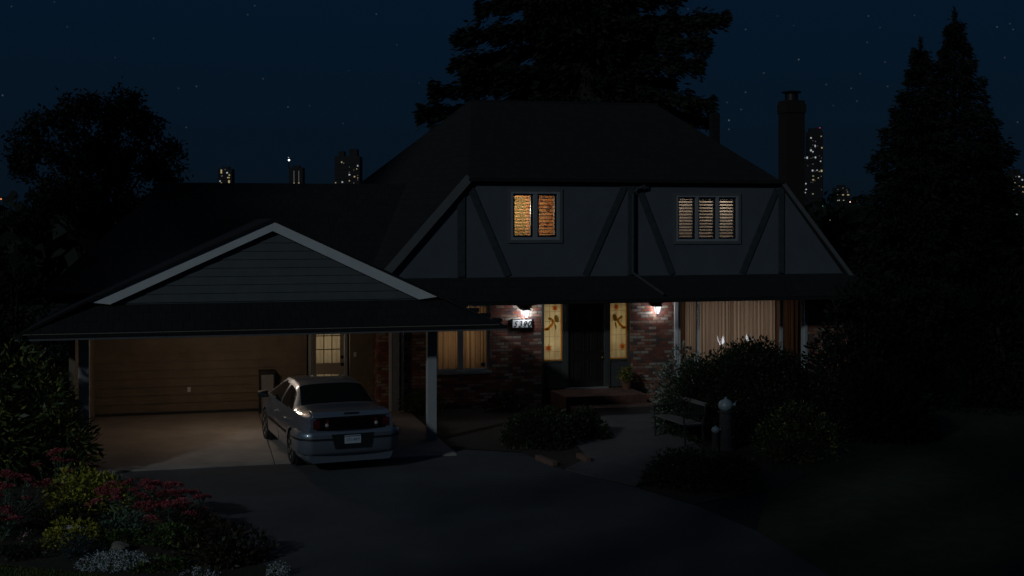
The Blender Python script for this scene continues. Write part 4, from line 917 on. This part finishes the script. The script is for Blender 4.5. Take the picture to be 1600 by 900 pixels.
# glazed ornaments on pillars
M_pillar = mat('dark_pillar_stone', (.05, .047, .044), .9, noise=.3, nscale=7, bump=.7, bscale=20)
M_glaze = mat('pale_glaze', (.30, .37, .40), .3, noise=.12, nscale=9, coat=.4)
def ornament(label, x, y, pr, ph, br, seed):
    t = thing('garden_ornament', label, 'garden ornament', (x, y, .03), R(-8), 'glazed ornaments on stone pillars')
    MB().lathe([(pr*1.2, 0), (pr*1.15, .05), (pr, .08), (pr*.96, ph-.05), (pr*1.1, ph-.03), (pr*1.1, ph)], n=20).build('pillar', M_pillar, t, True)
    b = MB().lathe([(br*.55, 0), (br*.95, br*.35), (br*1.02, br*.75), (br*.8, br*1.25), (br*.3, br*1.5), (br*.16, br*1.58), (br*.2, br*1.7), (br*.05, br*1.8)], (0, 0, ph), 24); b.build('pot_body', M_glaze, t, True)
    MB().tube([(br*.8, 0, ph+br*.6), (br*1.25, 0, ph+br*.9), (br*1.35, 0, ph+br*1.35)], [br*.24, br*.18, br*.15], 10).build('spout', M_glaze, t, True)
    return t
ornament('larger pale glazed teapot shaped ornament on the tall stone pillar', 4.36, 24.8, .135, .80, .155, 1)
ornament('smaller pale glazed ornament on the short pillar beside the tall one', 4.14, 24.72, .07, .36, .085, 2)

# ------------------------------------------------------------------ trees
def spray(P0, P1, n, wid, thick, size, droopy=.3):
    """flat bough: needles along a branch"""
    t = rng.uniform(.1, 1.05, n)**.8; P = P0[None]*(1-t[:, None]) + P1[None]*t[:, None]
    ax = (P1-P0)/np.linalg.norm(P1-P0); side = np.cross(ax, [0, 0, 1.]); side /= np.linalg.norm(side)
    k = np.sin(np.pi*np.clip(t, 0, 1)*.85+.35)
    # gather needles in lumps along the bough
    lump = np.sin(t*23+rng.uniform(0, 6))*.5+.5
    off = rng.normal(size=n)*wid*k*(.35+.65*lump); P = P + side[None]*off[:, None]; P[:, 2] += rng.normal(size=n)*thick*(.3+.7*lump) - droopy*np.abs(off)*.6 - np.abs(rng.normal(size=n))*thick*.5
    d = ax[None]*1.0 + side[None]*np.sign(off)[:, None]*.6 + np.array([0, 0, -.25])[None]
    return leaves(P, size, .35, .2, dirs=np.repeat(d, 1, 0))
def cedar(label, x, y, h, boughs):
    t = thing('conifer_tree', label, 'tree', (x, y, 0)); b = MB(); b.tube([(0, 0, 0), (.1, 0, h*.4), (0, 0, h*.8), (0, 0, h)], [.55, .42, .2, .04], 12)
    parts = []
    for z0, ex, ey, ez, w, n in boughs:
        p0 = np.array([0, 0, z0]); p1 = np.array([ex, ey, ez]); b.tube([p0, p0*.4+p1*.6+np.array([0, 0, .12]), p1], [.12, .06, .02], 6)
        parts.append(spray(p0, p1, int(n*.8), w*.72, .22, .30))
    b.build('trunk', M_bark_dark, t, True); V, F = join_np(parts); mesh_np('crown', V, F, G_conifer, t); return t
cx, cyy = 2.75, 45.0; sc = cyy/1900
def bz(px, py): return ((px-800)*sc-cx, 4.7+(345-py)*sc)
bo = []
for px, py, drop, w, n in [(668, 176, .6, .55, 1900), (688, 142, .5, .55, 1900), (716, 94, .8, .6, 1900), (722, 62, .8, .6, 1800), (756, 10, .9, .6, 1800), (770, -30, 1, .7, 1600), (735, 120, .4, .5, 1300), (780, 50, .5, .7, 1500), (830, 20, .5, .8, 1500),
                           (1124, 27, -.4, .5, 1900), (1092, 70, .2, .6, 1800), (1082, 105, .5, .6, 1800), (1104, 160, .7, .65, 1900), (1108, 182, .8, .5, 1500), (1040, 0, .4, .7, 1500), (1066, 40, .2, .6, 1500), (1045, 125, .5, .6, 1300), (1070, -25, .3, .7, 1300),
                           (850, 120, .5, .9, 1500), (980, 90, .5, .9, 1500), (800, 150, .5, .8, 1500), (1000, 150, .5, .8, 1500)]:
    ex, ez = bz(px, py); bo.append((ez+drop, ex, random.uniform(-1.2, 1.2), ez, w, n))
for k in range(150):
    z0 = random.uniform(5.2, 18); a = random.uniform(0, 6.283); l = 3.1*(1-((z0-4)/22)**1.6)*random.uniform(.6, 1); bo.append((z0, l*math.cos(a), l*math.sin(a), z0-random.uniform(-.2, .9), .75, 650))
cedar('broad dark cedar with ragged horizontal boughs rising behind the house roof', cx, cyy, 21, bo)
def fir(label, x, y, h, r, n, seed, z0=.4, group='conifers right of the house'):
    t = thing('conifer_tree', label, 'tree', (x, y, 0), 0, group); q = random.Random(seed); b = MB(); b.tube([(0, 0, 0), (0, 0, h*.6), (0, 0, h-.1)], [.22, .12, .015], 8); parts = []
    k = 0; z = z0
    while z < h-.15:
        rr = r*(1-(z/h))**1.0; nb = max(4, int(7*rr/r+4))
        for i in range(nb):
            a = k*2.39996+i*6.283/nb+q.uniform(-.3, .3); l = rr*q.uniform(.72, 1.12)+.06
            p0 = np.array([0, 0, z+.1]); p1 = np.array([l*math.cos(a), l*math.sin(a), z-.12*l+q.uniform(0, .25)])
            parts.append(spray(p0, p1, int(n*(.25+.75*l/r)), .12+.20*l, .08+.10*l/r*1.2, .15+.11*l/r, .2))
        k += 1; z += (.32+.10*q.random())*(.40+.60*min(1, (h-z)/(.55*h)))
    parts.append(spray(np.array([0, 0, h-1.3]), np.array([.02, 0, h+.25]), 260, .10, .08, .15, 0))
    b.build('trunk', M_bark_dark, t, True); V, F = join_np(parts); mesh_np('crown', V, F, G_conifer, t); return t
fir('taller pointed conifer of the pair right of the chimney', 14.55, 40, 11.25, 4.6, 380, 5)
fir('shorter pointed conifer close left of the tallest one', 13.15, 39.2, 10.25, 4.1, 360, 6)
fir('low conifer at the far right edge beside the tall pair', 15.9, 40.5, 7.2, 2.2, 260, 7)
# deciduous tree at left
def decid(label, x, y, lobes, trunk, n, size, seed, wisps=()):
    t = thing('leafy_tree', label, 'tree', (x, y, 0)); r = np.random.default_rng(seed); b = MB(); b.tube([(0, 0, 0), (.05, 0, trunk*.5), (0, 0, trunk)], [.3, .22, .12], 10); parts = []
    for cx_, cy_, cz_, rr in lobes:
        b.tube([(0, 0, trunk*.7), (cx_*.5, cy_*.5, trunk*.7+(cz_-trunk*.7)*.6), (cx_, cy_, cz_)], [.10, .06, .02], 6)
        m_ = int(n*rr*rr/1.0); k = max(6, int(rr*14)); C = r.normal(size=(k, 3)); C /= np.linalg.norm(C, axis=1)[:, None]; C *= rr*r.uniform(.3, 1.0, (k, 1)); ki = r.integers(0, k, m_)
        P = C[ki] + r.normal(size=(m_, 3))*rr*.20 + np.array([cx_, cy_, cz_]); parts.append(leaves(P, size, .5, .2))
    for x0, z0, x1, z1, w in wisps:
        m_ = 160; tt = r.uniform(0, 1, m_); P = np.stack([x0+(x1-x0)*tt, r.normal(size=m_)*.3, z0+(z1-z0)*tt], 1)+r.normal(size=(m_, 3))*w*(1-.6*tt[:, None]); parts.append(leaves(P, size*.9, .45, .1)); b.tube([(x0, 0, z0), (x1, 0, z1)], [.03, .006], 5)
    b.build('trunk', M_bark_dark, t, True); V, F = join_np(parts); mesh_np('crown', V, F, G_decid, t); return t
ts = 38/1900
def tp(px, py): return ((px-800)*ts+13.0, 4.7+(345-py)*ts)
lob = []
for px, py, rr in [(60, 225, .75), (50, 260, .6), (110, 200, .8), (135, 180, .65), (185, 165, .6), (190, 200, .9), (225, 210, .75), (235, 250, .7), (90, 270, .9), (150, 260, 1.1), (205, 270, .9), (120, 320, 1.1), (190, 330, 1.1), (70, 330, .9), (250, 300, .6)]:
    a, c = tp(px, py); lob.append((a, random.uniform(-.8, .8), c, rr))
wi = []
for p0, p1 in [((190, 170), (188, 137)), ((140, 180), (128, 150)), ((40, 230), (14, 232)), ((30, 250), (22, 205)), ((250, 230), (280, 228)), ((255, 270), (290, 262)), ((150, 175), (152, 150)), ((220, 195), (236, 178)), ((255, 245), (285, 240)), ((40, 260), (18, 245)), ((60, 200), (54, 178)), ((100, 185), (92, 170))]:
    a, c = tp(*p0); a1, c1 = tp(*p1); wi.append((a, c, a1, c1, .22))
decid('wispy dark leafy tree standing left behind the carport roof', -13.0, 38, lob, 5, 1500, .16, 9, wi)
for i, (x, y, r_, h_) in enumerate([(-17.5, 37, 2.4, 4.4), (-13.5, 33, 2.0, 3.9), (-10.9, 40.5, 2.2, 4.6), (-15.2, 29.5, 2.0, 3.4)]):
    shrub('garden_bush', ['dark bush at the left edge behind the flower bed', 'dark bush just left of the carport roof', 'dark bush under the wispy tree behind the carport', 'dark bush between the carport and the left edge of the picture'][i], 'bush', x, y, r_, 1.6, h_, 6000, .15, G_conifer, 18, .5, 80+i)
# unseen trees added behind the camera to shade the garden's right and far left
def added_shade_tree(label, p, q, h, r, seed, n=330):
    x, y = .81*p-.588*-q, -.588*p-.81*-q
    t = thing('added_shade_tree', label, 'tree', (x, y, 0), 0, 'unseen trees added for their shade'); MB().tube([(0, 0, 0), (0, 0, h*.5), (0, 0, h-1)], [.5, .35, .05], 8).build('trunk', M_bark, t)
    g = np.random.default_rng(seed); zz = g.uniform(1.5, h, n); a = g.uniform(0, 6.283, n); rr = r*np.sqrt(g.uniform(0, 1, n))*np.clip(1.5*(1-zz/h)**.6, .12, 1)
    P = np.stack([rr*np.cos(a), rr*np.sin(a), zz], 1); V, F = leaves(P, 1.5, .6, .1); mesh_np('crown', V, F, G_conifer, t)
for i, p in enumerate((-9.0, -4.2, .5, 5.2, 10)): added_shade_tree('unseen tall tree added behind the viewer to shade the right of the garden', p, -14-2*(i % 2), 33-i, 2.9, 300+i, 330 if i == 0 else 700)
for i, p in enumerate((-26, -31, -36)): added_shade_tree('unseen tall tree added behind the viewer to shade the right of the garden', p, -14-2*(i % 2), 28, 2.9, 310+i)
# far wood along the horizon, one mass
def wood():
    parts = []
    for x0, x1, y0, y1, hmin, hmax, n in [(-140, 140, 150, 190, 5, 8.2, 400), (16, 40, 60, 75, 3, 5.2, 110), (-50, -18, 70, 85, 3, 6.2, 120)]:
        C = np.stack([rng.uniform(x0, x1, n), rng.uniform(y0, y1, n), np.zeros(n)], 1); hh = rng.uniform(hmin, hmax, n)
        for c, h in zip(C, hh):
            m_ = 90; P = rng.normal(size=(m_, 3))*np.array([2.2, 2.2, .22*h]) + c + np.array([0, 0, h*.5]); P[:, 2] = np.clip(P[:, 2], .1, h); parts.append(leaves(P, 1.3, .7, .2))
    V, F = join_np(parts); return mesh_np('far_wood', V, F, G_conifer)
tag(wood(), kind='stuff')

# ------------------------------------------------------------------ city on the horizon
def window_mesh(w, h, m):
    me = bpy.data.meshes.new('lit_window'); me.from_pydata([(-w/2, 0, 0), (w/2, 0, 0), (w/2, 0, h), (-w/2, 0, h), (-w/2, .3, 0), (w/2, .3, 0), (w/2, .3, h), (-w/2, .3, h)], [], [(0, 1, 2, 3), (5, 4, 7, 6), (0, 4, 5, 1), (3, 2, 6, 7), (0, 3, 7, 4), (1, 5, 6, 2)]); me.materials.append(m); return me
E_w = emit('window_white', (.85, .95, 1), .42); E_y = emit('window_yellow', (1, .8, .42), .34); E_g = emit('window_greenish', (.85, .9, .5), .22); E_d = emit('window_dim', (.8, .75, .7), .10); E_r = emit('beacon_red', (1, .05, .22), .5); E_B = emit('beacon_white', (.95, .98, 1), 2.2); E_o = emit('street_orange', (1, .33, .12), 1.3); E_o2 = emit('street_pink', (1, .62, .5), 1.8); E_gr = emit('street_green', (.4, .85, .6), .25)
def tower(label, Y, x0, x1, ytop, wins, seed=0, beacons=(), crown=None, name='tower_block'):
    s = Y/1900; X0, X1 = (x0-800)*s, (x1-800)*s; Z = 4.7+(345-ytop)*s; D = (X1-X0)*.9
    t = thing(name, label, 'tower', ((X0+X1)/2, Y, 0), 0, 'city towers on the horizon'); hw = (X1-X0)/2
    b = MB(); b.box(-hw, hw, 0, D, 0, Z)
    fl_ = 3.2; k = int(Z/fl_)
    b.build('tower_body', M_tower, t)
    b = MB()
    for i in range(1, k): b.box(-hw-.25, hw+.25, -.25, D+.2, i*fl_-.12, i*fl_+.12)
    b.build('floor_bands', M_tower, t)
    for c in (crown or [(-.5, .5, 1.5)]): MB().box(c[0]*hw, c[1]*hw, D*.2, D*.8, Z+.002, Z+c[2]).build('roof_plant', M_tower, t)
    for px, py, w, h, m in wins:
        o = bpy.data.objects.new('lit_window', window_mesh(w*s, h*s, m)); col.objects.link(o); o.parent = t; o.location = ((px-800)*s-(X0+X1)/2, -.5, 4.7+(345-py)*s-h*s/2)
    for px, py, r_, m in beacons:
        zz = 4.7+(345-py)*s; xx = (px-800)*s-(X0+X1)/2
        MB().tube([(xx, D*.3, Z-.5), (xx, D*.3, zz)], .25, 6).build('mast', M_tower, t)
        MB().lathe([(.2*r_*s, -r_*s), (.9*r_*s, -.5*r_*s), (1*r_*s, 0), (.9*r_*s, .5*r_*s), (.2*r_*s, r_*s)], (xx, D*.3, zz), 12).build('beacon_lamp', m, t, True)
    return t
tower('short city tower with clustered yellow windows above the carport ridge', 800, 340, 362, 264, [(346, 268, 2.2, 6, E_y), (347, 275, 2, 2, E_d), (355, 270, 2.2, 2, E_w), (358.5, 273.5, 2, 2, E_y), (357, 277.5, 3.5, 1.6, E_y), (358, 284, 2.4, 4.6, E_y), (344, 283, 1.8, 1.6, E_w), (346, 286, 2.2, 1.6, E_y), (352, 265, 1.5, 1.2, E_d), (356, 289, 3.2, 1.2, E_y)], 1)
tower('narrow city tower with two lit vertical strips and a white beacon', 850, 451.5, 473, 262, [(459.5, 277, .9, 20, E_d), (467, 277, .9, 20, E_d), (459.5, 286, 1.4, 1.6, E_y), (467, 286, 1.6, 2, E_y)], 2, beacons=[(450.5, 250, 1.5, E_B), (449.8, 246, .8, E_w)])
tower('wide city tower with scattered lights left of the main roof', 800, 523, 562, 244, [(534, 253.5, 1.8, 2, E_y), (537, 255, 1.6, 1.6, E_d), (546, 273, 2.4, 2, E_w), (554, 276, 2.2, 1.8, E_y), (559, 259, 1.6, 2.2, E_w), (557.5, 264, 1.4, 1.4, E_y), (553, 265.5, 1.2, 1.2, E_d), (535, 284.5, 2, 2, E_w), (546, 282.5, 1.6, 1.6, E_y), (524.5, 285.5, 1.6, 1.4, E_y), (559, 274, 1.2, 1.2, E_d), (559, 278, 1.2, 1.2, E_y), (559, 281, 1.2, 1.2, E_d), (546, 269, 1.2, 1.2, E_d), (546, 261, 1.2, 1, E_d), (538, 289, 1.6, 1.2, E_y), (533, 288, 1.6, 1.2, E_d), (553, 286, 1, 1.8, E_d)], 3, crown=[(-.75, -.3, 3.5), (.1, .75, 5)])
rr = random.Random(4); wl = [(1267, 215.5, 2, 2, E_w), (1283, 213, 2, 1.6, E_g), (1274, 221, 1.5, 1.3, E_d), (1284, 231, 2, 2, E_y), (1267, 235, 2.4, 2.6, E_w), (1270, 237, 1.8, 1.8, E_w), (1273.5, 228, 1.6, 3, E_w), (1274, 246, 2, 2.5, E_w), (1270, 246, 1.2, 1.2, E_d), (1282, 252, 1.6, 1.6, E_w), (1270, 256.5, 1.6, 1.4, E_d), (1269.5, 266.5, 2.2, 2.4, E_w), (1276.5, 266, 1.6, 1.4, E_w), (1283.5, 267, 2.6, 3, E_y), (1270.5, 275, 2.2, 1.6, E_g), (1270.5, 281, 2.6, 1.8, E_y), (1278.5, 278, 1.4, 1.4, E_y), (1283, 275.5, 1.2, 1.4, E_d), (1270, 303, 2.2, 1.6, E_g), (1277, 228, 1, 1, E_d), (1280, 268, 1.2, 1.2, E_g)]
for k in range(14): wl.append((rr.choice([1267, 1270, 1273.5, 1277, 1280, 1283.5]), rr.uniform(212, 300), 1.1, .9, E_d))
tower('tallest slim city tower with red roof lights right of the chimney', 950, 1264, 1286, 206, wl, 4, beacons=[(1282.5, 199.5, 1.0, E_r), (1279, 202, .6, E_r), (1271, 202.5, .6, E_r)], crown=[(-.8, .9, 3)])
tower('lower dim tower standing between the chimney and the tallest tower', 900, 1252, 1263.5, 246, [(1257, 246.5, 1.6, 2, E_w), (1261, 246.5, 2, 3.2, E_w), (1259, 287, 1.6, 2, E_w), (1257, 290, 1, 2, E_d), (1259.5, 296, 2, 1.6, E_w), (1258, 301, 1.8, 1.4, E_w), (1262, 259, 1, 1, E_d), (1254, 278, 1, 1.2, E_d)], 5, crown=[(-.4, .4, .6)])
tower('squat block with rows of dim lights at the foot of the twin conifers', 700, 1306, 1328, 293, [(1317, 294, 1.5, 1.2, E_d), (1324, 300, 1.6, 1.6, E_d), (1317, 304.5, 2.4, 1.6, E_y), (1325, 304.5, 3, 1.8, E_y), (1308, 304, 2, 1.4, E_d), (1308.5, 313, 1.2, 1.2, E_w), (1311, 313, 1.2, 1.2, E_w), (1318, 313, 1.6, 1.2, E_y), (1309, 296, 1.5, 1, E_d), (1323, 297, 1.5, 1, E_d)], 6)
tower('city block with bright windows cut off by the right edge of the picture', 700, 1574, 1604, 272, [(1582, 280, 2.4, 2, E_w), (1592, 276, 2, 1.6, E_w), (1597, 281, 2, 2, E_w), (1585, 286, 2.2, 2, E_y), (1593, 290, 2.4, 1.8, E_y), (1579, 291, 1.6, 1.4, E_d), (1598, 292, 1.6, 1.6, E_y), (1583, 297, 1.8, 1.4, E_g), (1590, 302, 1.8, 1.4, E_d), (1598, 300, 1.8, 1.4, E_y), (1587, 276, 1.2, 1.2, E_d)], 7, crown=[(-.6, -.2, 2), (.1, .5, 3)])
def street_lamp(label, px, py, Y, r_, m):
    s = Y/1900; t = thing('street_lamp', label, 'street lamp', ((px-800)*s, Y, 0), 0, 'far street lamps'); z = 4.7+(345-py)*s
    MB().tube([(.3, 0, 0), (.3, 0, z), (0, 0, z+.25)], .07, 6).build('pole', M_tower, t)
    MB().lathe([(.3*r_*s, -.6*r_*s), (r_*s, 0), (.3*r_*s, .6*r_*s)], (0, 0, z), 10).build('lamp_head', m, t, True)
street_lamp('far pinkish street lamp right of the squat block', 1328.5, 315.5, 140, 1.4, E_o2); street_lamp('far orange street lamp next to the twin conifers', 1338.5, 315.5, 140, 1.4, E_o)
street_lamp('far orange street lamp at the left edge of the picture', 1.5, 311, 140, 1.5, E_o); street_lamp('far greenish street lamp near the left edge', 22, 312, 140, .9, E_gr)
street_lamp('far green lamp low right of the chimney', 1285.5, 322, 140, 1.0, E_gr); street_lamp('far white street lamp at the right edge of the picture', 1589, 335, 58, 1.5, E_w); street_lamp('far dim yellow lamp below the skyline', 1297, 344, 58, 1.0, E_g)
